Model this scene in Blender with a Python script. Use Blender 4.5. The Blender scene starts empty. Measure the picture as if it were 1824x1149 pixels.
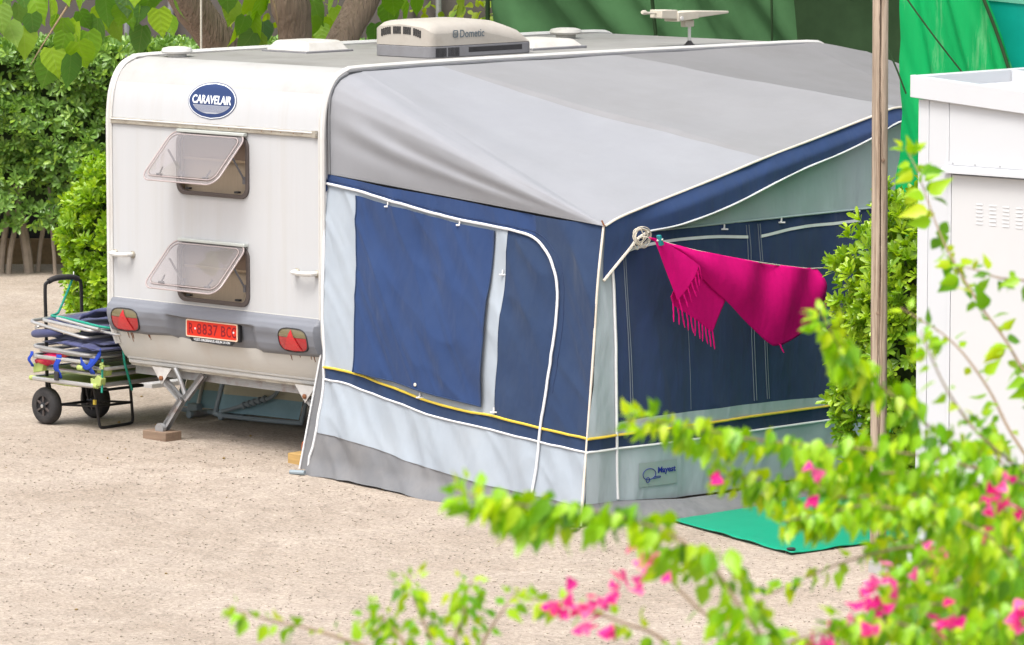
import bpy, math, random
import numpy as np
from mathutils import Vector, Matrix, noise, Quaternion
R = math.radians
sc = bpy.context.scene
COL = sc.collection

# ---------------------------------------------------------------- camera, sky, sun, exposure
cam_d = bpy.data.cameras.new('camera')
cam_d.sensor_width = 36.0
cam_d.lens = 167.76
cam_d.clip_start = 0.5
cam_d.clip_end = 6000
cam_d.dof.use_dof = True
cam_d.dof.focus_distance = 31.5
cam_d.dof.aperture_fstop = 9.5
cam = bpy.data.objects.new('camera', cam_d)
COL.objects.link(cam)
cam.matrix_world = Matrix(((0.72345672, -0.07784586, 0.68596676, 23.132),
                           (0.69036974, 0.08157674, -0.71884272, -22.385),
                           (0.0, 0.99362229, 0.11275967, 4.525),
                           (0, 0, 0, 1)))
sc.camera = cam

SUN_EL, SUN_AZ = 62.0, 166.0        # azimuth of the sun, clockwise from +y
w = bpy.data.worlds.new('World')
sc.world = w
w.use_nodes = True
nt = w.node_tree
sky = nt.nodes.new('ShaderNodeTexSky')
sky.sky_type = 'NISHITA'
sky.sun_disc = False
sky.sun_elevation = R(SUN_EL)
sky.sun_rotation = R(SUN_AZ)
sky.air_density = 1.0
sky.dust_density = 6.0
sky.ozone_density = 1.0
hs = nt.nodes.new('ShaderNodeHueSaturation')     # thin white cloud over a blue sky
hs.inputs['Saturation'].default_value = 0.45
nt.links.new(sky.outputs[0], hs.inputs['Color'])
nt.links.new(hs.outputs[0], nt.nodes['Background'].inputs['Color'])
nt.nodes['Background'].inputs['Strength'].default_value = 0.15

sun_d = bpy.data.lights.new('sun', 'SUN')
sun_d.energy = 0.9
sun_d.angle = R(22)
sun_d.color = (1.0, 0.975, 0.945)
sun = bpy.data.objects.new('sun', sun_d)
COL.objects.link(sun)
a, e = R(SUN_AZ), R(SUN_EL)
sdir = Vector((math.sin(a) * math.cos(e), math.cos(a) * math.cos(e), math.sin(e)))
sun.rotation_euler = sdir.to_track_quat('Z', 'Y').to_euler()

sc.view_settings.view_transform = 'Standard'
sc.view_settings.look = 'None'
sc.view_settings.gamma = 1.0
sc.view_settings.use_curve_mapping = False
sc.view_settings.exposure = 1.0
sc.cycles.use_denoising = True
sc.cycles.max_bounces = 8
sc.cycles.transparent_max_bounces = 12

# ---------------------------------------------------------------- helpers
rnd = random.Random(7)

def N(x, y=0.0, z=0.0):
    return noise.noise(Vector((x, y, z)))

def sstep(a, b, x):
    t = min(1.0, max(0.0, (x - a) / (b - a)))
    return t * t * (3 - 2 * t)

def interp(pts, x):
    """piecewise linear y(x) through (x, y) pairs sorted by x"""
    if x <= pts[0][0]:
        return pts[0][1]
    for (x0, y0), (x1, y1) in zip(pts, pts[1:]):
        if x <= x1:
            return y0 + (y1 - y0) * (x - x0) / (x1 - x0 if x1 != x0 else 1)
    return pts[-1][1]

def along(pts, t):
    """point at fraction t of a polyline (by length)"""
    P = [Vector(p) for p in pts]
    ls = [(b - a).length for a, b in zip(P, P[1:])]
    d = t * sum(ls)
    for i, l in enumerate(ls):
        if d <= l or i == len(ls) - 1:
            return P[i].lerp(P[i + 1], min(1, d / l if l else 0))
        d -= l

def smooth_path(pts, n=6):
    """Catmull-Rom"""
    P = [Vector(p) for p in pts]
    if len(P) < 3:
        return P
    P = [2 * P[0] - P[1]] + P + [2 * P[-1] - P[-2]]
    out = []
    for i in range(1, len(P) - 2):
        p0, p1, p2, p3 = P[i - 1:i + 3]
        for k in range(n):
            t = k / n
            out.append(0.5 * ((2 * p1) + (p2 - p0) * t + (2 * p0 - 5 * p1 + 4 * p2 - p3) * t * t + (3 * p1 - p0 - 3 * p2 + p3) * t ** 3))
    out.append(P[-2])
    return out

def setup(o, parent):
    COL.objects.link(o)
    if parent is not None:
        o.parent = parent
        o.matrix_parent_inverse = WORLD[parent.name].inverted()
    WORLD[o.name] = (o.matrix_basis.copy())
    return o
WORLD = {}

class MB:
    def __init__(s):
        s.v = []; s.f = []
    def add(s, vs, fs):
        k = len(s.v)
        s.v += [tuple(p) for p in vs]
        s.f += [tuple(i + k for i in f) for f in fs]
        return s
    def box(s, x0, x1, y0, y1, z0, z1, M=None):
        vs = [Vector((x, y, z)) for z in (z0, z1) for y in (y0, y1) for x in (x0, x1)]
        if M is not None:
            vs = [M @ p for p in vs]
        return s.add(vs, [(0, 2, 3, 1), (4, 5, 7, 6), (0, 1, 5, 4), (2, 6, 7, 3), (0, 4, 6, 2), (1, 3, 7, 5)])
    def grid(s, fn, nu, nv):
        vs = [fn(i / nu, j / nv) for j in range(nv + 1) for i in range(nu + 1)]
        W = nu + 1
        return s.add(vs, [(j * W + i, j * W + i + 1, (j + 1) * W + i + 1, (j + 1) * W + i) for j in range(nv) for i in range(nu)])
    def tube(s, path, r, n=8, closed=False, cap=True):
        P = [Vector(p) for p in path]
        m = len(P)
        rs = r if isinstance(r, (list, tuple)) else [r] * m
        up = Vector((0.13, 0.21, 0.97))
        vs = []
        prev = None
        for i in range(m):
            if closed:
                t = P[(i + 1) % m] - P[i - 1]
            else:
                t = P[min(i + 1, m - 1)] - P[max(i - 1, 0)]
            if t.length < 1e-9:
                t = Vector((0, 0, 1))
            t.normalize()
            if prev is None:
                a = t.cross(up if abs(t.dot(up)) < 0.95 else Vector((1, 0, 0)))
            else:
                a = prev - t * prev.dot(t)
            a.normalize()
            prev = a
            b = t.cross(a)
            vs += [P[i] + (a * math.cos(2 * math.pi * k / n) + b * math.sin(2 * math.pi * k / n)) * rs[i] for k in range(n)]
        fs = []
        for i in range(m if closed else m - 1):
            j = (i + 1) % m
            fs += [(i * n + k, i * n + (k + 1) % n, j * n + (k + 1) % n, j * n + k) for k in range(n)]
        if cap and not closed:
            fs += [tuple(reversed(range(n))), tuple((m - 1) * n + k for k in range(n))]
        return s.add(vs, fs)
    def lathe(s, prof, M, n=24):
        """prof: (r, h) pairs, turned about local z of M"""
        vs = [M @ Vector((r * math.cos(2 * math.pi * k / n), r * math.sin(2 * math.pi * k / n), h)) for r, h in prof for k in range(n)]
        m = len(prof)
        fs = [(i * n + k, i * n + (k + 1) % n, (i + 1) * n + (k + 1) % n, (i + 1) * n + k) for i in range(m - 1) for k in range(n)]
        fs += [tuple(reversed(range(n))), tuple((m - 1) * n + k for k in range(n))]
        return s.add(vs, fs)
    def prism(s, outline, fn, d0, d1):
        """outline of (u, v); fn(u, v, d) -> point"""
        n = len(outline)
        vs = [fn(u, v, d0) for u, v in outline] + [fn(u, v, d1) for u, v in outline]
        fs = [tuple(reversed(range(n))), tuple(range(n, 2 * n))] + [(i, (i + 1) % n, n + (i + 1) % n, n + i) for i in range(n)]
        return s.add(vs, fs)
    def ring(s, outer, inner, fn, d0, d1):
        n = len(outer)
        vs = []
        for o, d in ((outer, d0), (outer, d1), (inner, d1), (inner, d0)):
            vs += [fn(u, v, d) for u, v in o]
        fs = []
        for k in range(4):
            a, b = k * n, ((k + 1) % 4) * n
            fs += [(a + i, a + (i + 1) % n, b + (i + 1) % n, b + i) for i in range(n)]
        return s.add(vs, fs)
    def mesh(s, name):
        me = bpy.data.meshes.new(name)
        me.from_pydata(s.v, [], s.f)
        me.update()
        return me
    def build(s, name, mat, parent=None, smooth=True, bevel=0.0, angle=40, solid=0.0, fix=True):
        me = s.mesh(name)
        me.materials.append(mat)
        if fix:
            import bmesh
            bm = bmesh.new(); bm.from_mesh(me)
            bmesh.ops.recalc_face_normals(bm, faces=bm.faces)
            bm.to_mesh(me); bm.free()
        if smooth:
            me.polygons.foreach_set('use_smooth', [True] * len(me.polygons))
            me.set_sharp_from_angle(angle=R(angle))
        o = bpy.data.objects.new(name, me)
        if solid:
            m = o.modifiers.new('thickness', 'SOLIDIFY'); m.thickness = solid; m.offset = 0
        if bevel:
            m = o.modifiers.new('bevel', 'BEVEL'); m.width = bevel; m.segments = 2; m.limit_method = 'ANGLE'; m.angle_limit = R(40)
        return setup(o, parent)

def thing(name, label, cat, loc, group=None):
    o = bpy.data.objects.new(name, None)
    o.empty_display_size = 0.2
    o.location = loc
    o['label'] = label; o['category'] = cat
    if group:
        o['group'] = group
    COL.objects.link(o)
    WORLD[o.name] = Matrix.Translation(Vector(loc))
    return o

def tag(o, label, cat, group=None):
    o['label'] = label; o['category'] = cat
    if group:
        o['group'] = group
    return o

def rrect(w, h, r, n=6):
    """rounded rectangle outline, centred"""
    out = []
    for cx, cy, a0 in ((w / 2 - r, h / 2 - r, 0), (-w / 2 + r, h / 2 - r, 90), (-w / 2 + r, -h / 2 + r, 180), (w / 2 - r, -h / 2 + r, 270)):
        for k in range(n + 1):
            a = R(a0 + 90 * k / n)
            out.append((cx + r * math.cos(a), cy + r * math.sin(a)))
    return out

def ellipse(w, h, n=48):
    return [(w / 2 * math.cos(2 * math.pi * k / n), h / 2 * math.sin(2 * math.pi * k / n)) for k in range(n)]

def text(name, body, size, fn, mat, parent, width=None, extrude=0.0008, offset=0.0, shear=0.0, spacing=1.0):
    """lettering: flat glyph meshes bent onto a surface by fn(u, v, d)"""
    cu = bpy.data.curves.new('t', 'FONT')
    cu.body = body; cu.size = size; cu.extrude = extrude; cu.offset = offset; cu.shear = shear
    cu.align_x = 'CENTER'; cu.align_y = 'CENTER'; cu.resolution_u = 3; cu.space_character = spacing
    to = bpy.data.objects.new('t', cu)
    COL.objects.link(to)
    me = bpy.data.meshes.new_from_object(to.evaluated_get(bpy.context.evaluated_depsgraph_get()))
    bpy.data.objects.remove(to); bpy.data.curves.remove(cu)
    co = [v.co.copy() for v in me.vertices]
    x0 = min(c.x for c in co); x1 = max(c.x for c in co); y0 = min(c.y for c in co); y1 = max(c.y for c in co)
    k = (width / (x1 - x0)) if width else 1.0
    for v, c in zip(me.vertices, co):
        v.co = fn((c.x - (x0 + x1) / 2) * k, c.y - (y0 + y1) / 2, c.z)
    me.materials.clear(); me.materials.append(mat)
    o = bpy.data.objects.new(name, me)
    return setup(o, parent)

# ---------------------------------------------------------------- materials
def mat(name, col, rough=0.6, metal=0.0, spec=0.3, var=0.0, vscale=6.0, bump=0.0, bscale=60.0, stretch=(1, 1, 1), dirt_or_sheen=None, dscale=3.0, damt=0.5,
        trans=0.0, alpha=1.0, sheen=0.0, coat=0.0, bdist=0.01, dband=(0.45, 0.75), crease=0.0):
    m = bpy.data.materials.new(name)
    m.use_nodes = True
    t = m.node_tree; nd = t.nodes; ln = t.links
    b = nd['Principled BSDF']
    b.inputs['Roughness'].default_value = rough
    b.inputs['Metallic'].default_value = metal
    b.inputs['Specular IOR Level'].default_value = spec
    b.inputs['Alpha'].default_value = alpha
    b.inputs['Coat Weight'].default_value = coat
    b.inputs['Sheen Weight'].default_value = sheen
    tc = nd.new('ShaderNodeTexCoord')
    mp = nd.new('ShaderNodeMapping')
    mp.inputs['Scale'].default_value = stretch
    ln.new(tc.outputs['Object'], mp.inputs['Vector'])
    c = nd.new('ShaderNodeRGB'); c.outputs[0].default_value = (*col, 1)
    cur = c.outputs[0]
    if var:
        nz = nd.new('ShaderNodeTexNoise'); nz.inputs['Scale'].default_value = vscale; nz.inputs['Detail'].default_value = 6; nz.inputs['Roughness'].default_value = 0.65
        ln.new(mp.outputs[0], nz.inputs['Vector'])
        mr = nd.new('ShaderNodeMapRange'); mr.inputs['From Min'].default_value = 0.3; mr.inputs['From Max'].default_value = 0.7
        mr.inputs['To Min'].default_value = 1 - var; mr.inputs['To Max'].default_value = 1 + var
        ln.new(nz.outputs['Fac'], mr.inputs['Value'])
        mx = nd.new('ShaderNodeMix'); mx.data_type = 'RGBA'; mx.blend_type = 'MULTIPLY'; mx.inputs[0].default_value = 1
        ln.new(cur, mx.inputs[6]); ln.new(mr.outputs[0], mx.inputs[7])
        cur = mx.outputs[2]
    if dirt_or_sheen:
        nz = nd.new('ShaderNodeTexNoise'); nz.inputs['Scale'].default_value = dscale; nz.inputs['Detail'].default_value = 8; nz.inputs['Roughness'].default_value = 0.7
        ln.new(mp.outputs[0], nz.inputs['Vector'])
        mr = nd.new('ShaderNodeMapRange'); mr.inputs['From Min'].default_value = dband[0]; mr.inputs['From Max'].default_value = dband[1]
        mr.inputs['To Min'].default_value = 0; mr.inputs['To Max'].default_value = damt
        ln.new(nz.outputs['Fac'], mr.inputs['Value'])
        mx = nd.new('ShaderNodeMix'); mx.data_type = 'RGBA'
        ln.new(mr.outputs[0], mx.inputs[0]); ln.new(cur, mx.inputs[6]); mx.inputs[7].default_value = (*dirt_or_sheen, 1)
        cur = mx.outputs[2]
    ln.new(cur, b.inputs['Base Color'])
    if bump:
        nz = nd.new('ShaderNodeTexNoise'); nz.inputs['Scale'].default_value = bscale; nz.inputs['Detail'].default_value = 4
        ln.new(mp.outputs[0], nz.inputs['Vector'])
        bp = nd.new('ShaderNodeBump'); bp.inputs['Strength'].default_value = bump; bp.inputs['Distance'].default_value = bdist
        ln.new(nz.outputs['Fac'], bp.inputs['Height']); ln.new(bp.outputs[0], b.inputs['Normal'])
    if crease:
        nz = nd.new('ShaderNodeTexNoise'); nz.inputs['Scale'].default_value = 3.0; nz.inputs['Detail'].default_value = 2.5; nz.inputs['Roughness'].default_value = 0.5; nz.inputs['Distortion'].default_value = 0.25
        mp2 = nd.new('ShaderNodeMapping'); mp2.inputs['Rotation'].default_value = (0.2, 0.75, 0.3); mp2.inputs['Scale'].default_value = (1.9, 1.9, 0.7)
        ln.new(tc.outputs['Object'], mp2.inputs['Vector']); ln.new(mp2.outputs[0], nz.inputs['Vector'])
        b2 = nd.new('ShaderNodeBump'); b2.inputs['Strength'].default_value = crease; b2.inputs['Distance'].default_value = 0.05
        ln.new(nz.outputs['Fac'], b2.inputs['Height'])
        if bump:
            ln.new(b2.outputs[0], bp.inputs['Normal'])
        else:
            ln.new(b2.outputs[0], b.inputs['Normal'])
    if trans:
        tl = nd.new('ShaderNodeBsdfTranslucent')
        ln.new(cur, tl.inputs['Color'])
        ms = nd.new('ShaderNodeMixShader'); ms.inputs[0].default_value = trans
        ln.new(b.outputs[0], ms.inputs[1]); ln.new(tl.outputs[0], ms.inputs[2])
        ln.new(ms.outputs[0], nd['Material Output'].inputs['Surface'])
    return m

def leaf_mat(name, cols, rough=0.45, trans=0.35, spec=0.4, bump=0.0, tval=1.5):
    """colour picked per leaf: vertex attribute 'tint' plus the object's random number"""
    m = bpy.data.materials.new(name)
    m.use_nodes = True
    t = m.node_tree; nd = t.nodes; ln = t.links
    b = nd['Principled BSDF']
    b.inputs['Roughness'].default_value = rough
    b.inputs['Specular IOR Level'].default_value = spec
    at = nd.new('ShaderNodeAttribute'); at.attribute_name = 'tint'
    oi = nd.new('ShaderNodeObjectInfo')
    ad = nd.new('ShaderNodeMath'); ad.operation = 'ADD'
    ln.new(at.outputs['Fac'], ad.inputs[0]); ln.new(oi.outputs['Random'], ad.inputs[1])
    fr = nd.new('ShaderNodeMath'); fr.operation = 'FRACT'
    ln.new(ad.outputs[0], fr.inputs[0])
    rp = nd.new('ShaderNodeValToRGB')
    el = rp.color_ramp.elements
    el[0].position = 0; el[0].color = (*cols[0], 1)
    el[1].position = 1; el[1].color = (*cols[-1], 1)
    for i, c in enumerate(cols[1:-1]):
        x = el.new((i + 1) / (len(cols) - 1)); x.color = (*c, 1)
    ln.new(fr.outputs[0], rp.inputs[0])
    ln.new(rp.outputs[0], b.inputs['Base Color'])
    if bump:
        tc = nd.new('ShaderNodeTexCoord')
        nz = nd.new('ShaderNodeTexWave'); nz.inputs['Scale'].default_value = 14; nz.inputs['Distortion'].default_value = 2.0
        ln.new(tc.outputs['Object'], nz.inputs['Vector'])
        bp = nd.new('ShaderNodeBump'); bp.inputs['Strength'].default_value = bump; bp.inputs['Distance'].default_value = 0.01
        ln.new(nz.outputs['Fac'], bp.inputs['Height']); ln.new(bp.outputs[0], b.inputs['Normal'])
    tl = nd.new('ShaderNodeBsdfTranslucent')
    hsv = nd.new('ShaderNodeHueSaturation'); hsv.inputs['Saturation'].default_value = 1.1; hsv.inputs['Value'].default_value = tval
    ln.new(rp.outputs[0], hsv.inputs['Color']); ln.new(hsv.outputs[0], tl.inputs['Color'])
    ms = nd.new('ShaderNodeMixShader'); ms.inputs[0].default_value = trans
    ln.new(b.outputs[0], ms.inputs[1]); ln.new(tl.outputs[0], ms.inputs[2])
    ln.new(ms.outputs[0], nd['Material Output'].inputs['Surface'])
    return m

M = {}
M['white'] = mat('caravan_white', (0.458, 0.466, 0.476), 0.42, bump=0.25, bscale=170, var=0.02, vscale=3, dirt_or_sheen=(0.36, 0.31, 0.24), dscale=3.2, damt=0.30, bdist=0.004, stretch=(2.2, 1, 0.12), dband=(0.5, 0.85))
M['white_low'] = mat('caravan_white_weathered', (0.60, 0.595, 0.565), 0.5, bump=0.3, bscale=110, dirt_or_sheen=(0.42, 0.25, 0.11), dscale=2.2, damt=0.2, bdist=0.005, stretch=(1, 1, 0.35), dband=(0.5, 0.8))
M['roof'] = mat('caravan_roof', (0.25, 0.242, 0.23), 0.55, var=0.12, vscale=2.0, dirt_or_sheen=(0.15, 0.135, 0.115), dscale=2.5, damt=0.6, bump=0.15, bscale=40)
M['trim'] = mat('white_trim', (0.55, 0.545, 0.525), 0.4, dirt_or_sheen=(0.4, 0.33, 0.24), dscale=5, damt=0.25)
M['alu'] = mat('weathered_aluminium', (0.42, 0.39, 0.33), 0.45, metal=0.4, dirt_or_sheen=(0.12, 0.09, 0.055), dscale=9, damt=0.75, stretch=(1, 1, 3))
M['bumper'] = mat('grey_bumper', (0.175, 0.185, 0.21), 0.5, var=0.08, vscale=3, dirt_or_sheen=(0.26, 0.28, 0.31), dscale=4, damt=0.15, stretch=(0.4, 1, 3))
M['rubber'] = mat('dark_rubber', (0.035, 0.033, 0.035), 0.6, var=0.2, vscale=12)
M['seal'] = mat('brown_window_seal', (0.085, 0.07, 0.065), 0.55)
M['black'] = mat('black_plastic', (0.02, 0.02, 0.022), 0.45)
M['interior'] = mat('caravan_interior', (0.30, 0.235, 0.16), 0.8, var=0.12, vscale=30, stretch=(6, 1, 0.3))
M['red'] = mat('red_lens', (0.34, 0.006, 0.012), 0.15, spec=0.6, coat=0.6)
M['bright_red'] = mat('red_reflector', (0.48, 0.006, 0.012), 0.2, spec=0.6, coat=0.5, bump=0.3, bscale=400)
M['amber'] = mat('smoked_lens', (0.15, 0.125, 0.065), 0.15, spec=0.6, coat=0.6)
M['plate'] = mat('red_number_plate', (0.70, 0.026, 0.008), 0.35, spec=0.4)
M['plate_rim'] = mat('cream_plate_rim', (0.78, 0.60, 0.45), 0.4)
M['plate_text'] = mat('embossed_dark_red', (0.24, 0.012, 0.02), 0.5)
M['navy_badge'] = mat('badge_blue', (0.022, 0.042, 0.125), 0.35)
M['badge_white'] = mat('badge_white', (0.75, 0.78, 0.8), 0.4)
M['badge_grey'] = mat('badge_grey', (0.36, 0.38, 0.43), 0.5)
M['galv'] = mat('galvanised_steel', (0.34, 0.345, 0.35), 0.45, metal=0.5, dirt_or_sheen=(0.16, 0.07, 0.035), dscale=7, damt=0.6, dband=(0.5, 0.7))
M['bracket'] = mat('painted_bracket', (0.55, 0.54, 0.52), 0.5, dirt_or_sheen=(0.2, 0.12, 0.07), dscale=8, damt=0.4)
M['rust'] = mat('rusty_bolt', (0.22, 0.09, 0.04), 0.8)
M['ac_beige'] = mat('aged_beige_plastic', (0.41, 0.38, 0.335), 0.6, var=0.07, dirt_or_sheen=(0.26, 0.22, 0.18), dscale=6, damt=0.5, bump=0.1)
M['ac_grey'] = mat('grey_plastic', (0.20, 0.20, 0.21), 0.6, dirt_or_sheen=(0.14, 0.13, 0.13), dscale=6, damt=0.6)
M['vent_white'] = mat('roof_vent_white', (0.50, 0.485, 0.45), 0.5, dirt_or_sheen=(0.35, 0.31, 0.26), dscale=8, damt=0.45)
M['text_grey'] = mat('grey_print', (0.12, 0.15, 0.17), 0.6)
M['antenna'] = mat('antenna_beige', (0.52, 0.48, 0.40), 0.6, dirt_or_sheen=(0.3, 0.26, 0.2), dscale=9, damt=0.3)
fab = dict(rough=0.85, spec=0.15, bump=0.25, bscale=700, bdist=0.001, sheen=0.1)
fabc = dict(fab, crease=0.5)
M['roof_cloth'] = mat('silver_grey_canvas', (0.268, 0.275, 0.295), var=0.05, vscale=1.6, dirt_or_sheen=(0.225, 0.226, 0.23), dscale=1.5, damt=0.35, trans=0.08, **fab)
M['roof_cloth_shaded'] = mat('shaded_grey_canvas', (0.182, 0.18, 0.182), var=0.06, vscale=1.6, dirt_or_sheen=(0.12, 0.113, 0.105), dscale=1.5, damt=0.4, trans=0.08, **fab)  # same canvas, with the soft shadow over the far roof put into the colour
M['roof_cloth_half_shaded'] = mat('half_shaded_grey_canvas', (0.235, 0.236, 0.243), var=0.06, vscale=1.6, dirt_or_sheen=(0.19, 0.185, 0.18), dscale=1.5, damt=0.35, trans=0.08, **fab)  # lighter part of that roof shadow, also put into the canvas colour
M['light_cloth'] = mat('pale_blue_grey_canvas', (0.335, 0.38, 0.43), var=0.05, vscale=2, dirt_or_sheen=(0.34, 0.36, 0.37), dscale=2.2, damt=0.35, trans=0.05, **fabc)
M['green_cloth'] = mat('pale_grey_green_canvas', (0.35, 0.43, 0.44), var=0.04, vscale=2, dirt_or_sheen=(0.27, 0.31, 0.30), dscale=2.2, damt=0.35, trans=0.08, **fabc)
M['front_cloth'] = mat('pale_grey_blue_canvas', (0.38, 0.44, 0.475), var=0.04, vscale=2, dirt_or_sheen=(0.30, 0.33, 0.34), dscale=2.2, damt=0.3, trans=0.05, **fabc)
M['navy_cloth'] = mat('navy_canvas', (0.021, 0.040, 0.092), var=0.12, vscale=2, dirt_or_sheen=(0.034, 0.055, 0.10), dscale=2.5, damt=0.5, **fabc)
M['navy_bright'] = mat('navy_valance_canvas', (0.022, 0.046, 0.125), var=0.1, vscale=2, dirt_or_sheen=(0.035, 0.06, 0.13), dscale=2.5, damt=0.4, **fabc)
M['navy_dark'] = mat('dark_navy_canvas', (0.024, 0.042, 0.108), var=0.14, vscale=2, dirt_or_sheen=(0.03, 0.055, 0.10), dscale=2.2, damt=0.6, **fabc)
M['skirt'] = mat('grey_mud_skirt', (0.165, 0.17, 0.18), 0.7, spec=0.2, crease=0.6, var=0.08, vscale=3, dirt_or_sheen=(0.23, 0.215, 0.20), dscale=3, damt=0.4)
M['cream'] = mat('cream_piping', (0.66, 0.60, 0.52), 0.6, dirt_or_sheen=(0.4, 0.34, 0.27), dscale=9, damt=0.35)
M['pipe_white'] = mat('white_piping', (0.68, 0.69, 0.70), 0.6, dirt_or_sheen=(0.42, 0.4, 0.37), dscale=9, damt=0.3)
M['yellow'] = mat('yellow_tape', (0.62, 0.46, 0.05), 0.7, dirt_or_sheen=(0.42, 0.34, 0.12), dscale=6, damt=0.5)
M['stitch'] = mat('grey_zip', (0.13, 0.16, 0.20), 0.6)
M['logo_blue'] = mat('printed_blue', (0.012, 0.02, 0.22), 0.6)
M['patch'] = mat('clear_patch', (0.29, 0.345, 0.35), 0.3, spec=0.5, dirt_or_sheen=(0.3, 0.3, 0.25), dscale=9, damt=0.4)
M['pink'] = mat('magenta_cotton', (0.62, 0.004, 0.17), 0.9, crease=0.3, spec=0.1, var=0.06, vscale=30, bump=0.3, bscale=500, bdist=0.002, trans=0.12)
M['rope'] = mat('off_white_rope', (0.50, 0.46, 0.38), 0.8)
M['teal_plastic'] = mat('teal_peg', (0.02, 0.22, 0.24), 0.4)
M['wood'] = mat('weathered_timber', (0.37, 0.295, 0.225), 0.85, var=0.35, vscale=7, stretch=(7, 7, 0.30), dirt_or_sheen=(0.15, 0.095, 0.06), dscale=4.2, damt=0.8, bump=0.5, bscale=9, dband=(0.50, 0.62))
M['block'] = mat('timber_block', (0.215, 0.15, 0.105), 0.8, var=0.2, vscale=4, stretch=(1, 6, 8), bump=0.3, bscale=12)
M['block_y'] = mat('yellow_timber_block', (0.42, 0.27, 0.10), 0.8, var=0.2, vscale=4, stretch=(1, 6, 8))
M['cabin'] = mat('white_cabin_sheet', (0.515, 0.53, 0.55), 0.35, spec=0.4, var=0.012, vscale=2, bump=0.03, bscale=3)
M['cabin_door'] = mat('white_cabin_door', (0.52, 0.525, 0.53), 0.4, var=0.01)
M['cabin_gap'] = mat('cabin_joint', (0.32, 0.33, 0.34), 0.6)
M['concrete'] = mat('concrete', (0.38, 0.37, 0.36), 0.85, var=0.1, vscale=9, bump=0.3, bscale=60)
M['mat_green'] = mat('green_ground_sheet', (0.006, 0.29, 0.165), 0.45, var=0.06, vscale=4, dirt_or_sheen=(0.16, 0.34, 0.26), dscale=14, damt=0.35, dband=(0.58, 0.8), bump=0.15, bscale=30)
M['tarp'] = mat('green_shade_net', (0.002, 0.42, 0.11), 0.5, spec=0.3, var=0.14, vscale=1.2, stretch=(5, 5, 0.5), dirt_or_sheen=(0.34, 0.66, 0.34), dscale=1.5, damt=0.6, dband=(0.55, 0.72), bump=0.4, bscale=260, trans=0.35)  # pale patches paint the sunlit sheen of the tarpaulin into its colour
M['teal_tarp'] = mat('teal_tarpaulin', (0.004, 0.30, 0.23), 0.4, var=0.06, trans=0.3)
M['teal_pale'] = mat('pale_teal_band', (0.16, 0.50, 0.36), 0.4, trans=0.3)
M['net'] = mat('faded_green_net', (0.065, 0.155, 0.065), 0.8, spec=0.1, var=0.18, vscale=1.3, bump=0.4, bscale=300, trans=0.25)
M['net_dark'] = mat('dark_olive_net', (0.028, 0.055, 0.024), 0.85, spec=0.1, var=0.3, vscale=1.5, trans=0.1)
M['brown_net'] = mat('brown_windbreak', (0.115, 0.10, 0.092), 0.9, spec=0.1, var=0.12, vscale=1.0, bump=0.2, bscale=90)
M['dark_fence'] = mat('black_windbreak', (0.025, 0.027, 0.03), 0.85, var=0.3, vscale=2)
M['bark'] = mat('grey_brown_bark', (0.28, 0.205, 0.155), 0.9, var=0.3, vscale=5, stretch=(4, 4, 0.5), bump=0.9, bscale=9, bdist=0.05, dirt_or_sheen=(0.10, 0.075, 0.06), dscale=5, damt=0.5)
M['stem'] = mat('woody_stem', (0.24, 0.17, 0.10), 0.8, var=0.2, vscale=20)
M['hedge_stem'] = mat('pale_hedge_trunk', (0.27, 0.22, 0.175), 0.9, var=0.2, vscale=9, bump=0.4, bscale=30)
M['steel'] = mat('anodised_tube', (0.56, 0.55, 0.53), 0.35, metal=0.7, dirt_or_sheen=(0.3, 0.28, 0.25), dscale=12, damt=0.4)
M['cart_black'] = mat('black_cart_tube', (0.018, 0.017, 0.018), 0.4)
M['tyre'] = mat('black_tyre', (0.030, 0.029, 0.030), 0.75, dirt_or_sheen=(0.13, 0.11, 0.09), dscale=9, damt=0.35, bump=0.3, bscale=80)
M['lime'] = mat('lime_plastic', (0.36, 0.44, 0.13), 0.5, var=0.08)
M['lime_cloth'] = mat('lime_sling', (0.42, 0.50, 0.16), 0.8, var=0.12, vscale=8)
M['navy_pad'] = mat('dark_blue_padding', (0.042, 0.048, 0.125), 0.8, var=0.18, vscale=7, sheen=0.2, dirt_or_sheen=(0.10, 0.11, 0.19), dscale=6, damt=0.4)
M['royal'] = mat('royal_blue_webbing', (0.012, 0.045, 0.33), 0.7)
M['bag_pink'] = mat('pink_red_cloth', (0.62, 0.015, 0.10), 0.7, dirt_or_sheen=(0.75, 0.16, 0.08), dscale=9, damt=0.7, dband=(0.5, 0.6))
M['bungee'] = mat('green_bungee', (0.02, 0.27, 0.19), 0.7, var=0.4, vscale=90)
M['sling_blue'] = mat('blue_sling', (0.25, 0.40, 0.46), 0.8, var=0.1, vscale=7)
M['sling_sand'] = mat('sand_stripe', (0.50, 0.48, 0.36), 0.8, var=0.1, vscale=7)
M['grey_plastic'] = mat('grey_blue_plastic', (0.25, 0.30, 0.33), 0.6)
M['cream_plastic'] = mat('cream_plastic', (0.55, 0.51, 0.42), 0.5)
M['orange'] = mat('orange_cord', (0.62, 0.17, 0.06), 0.6)

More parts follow.
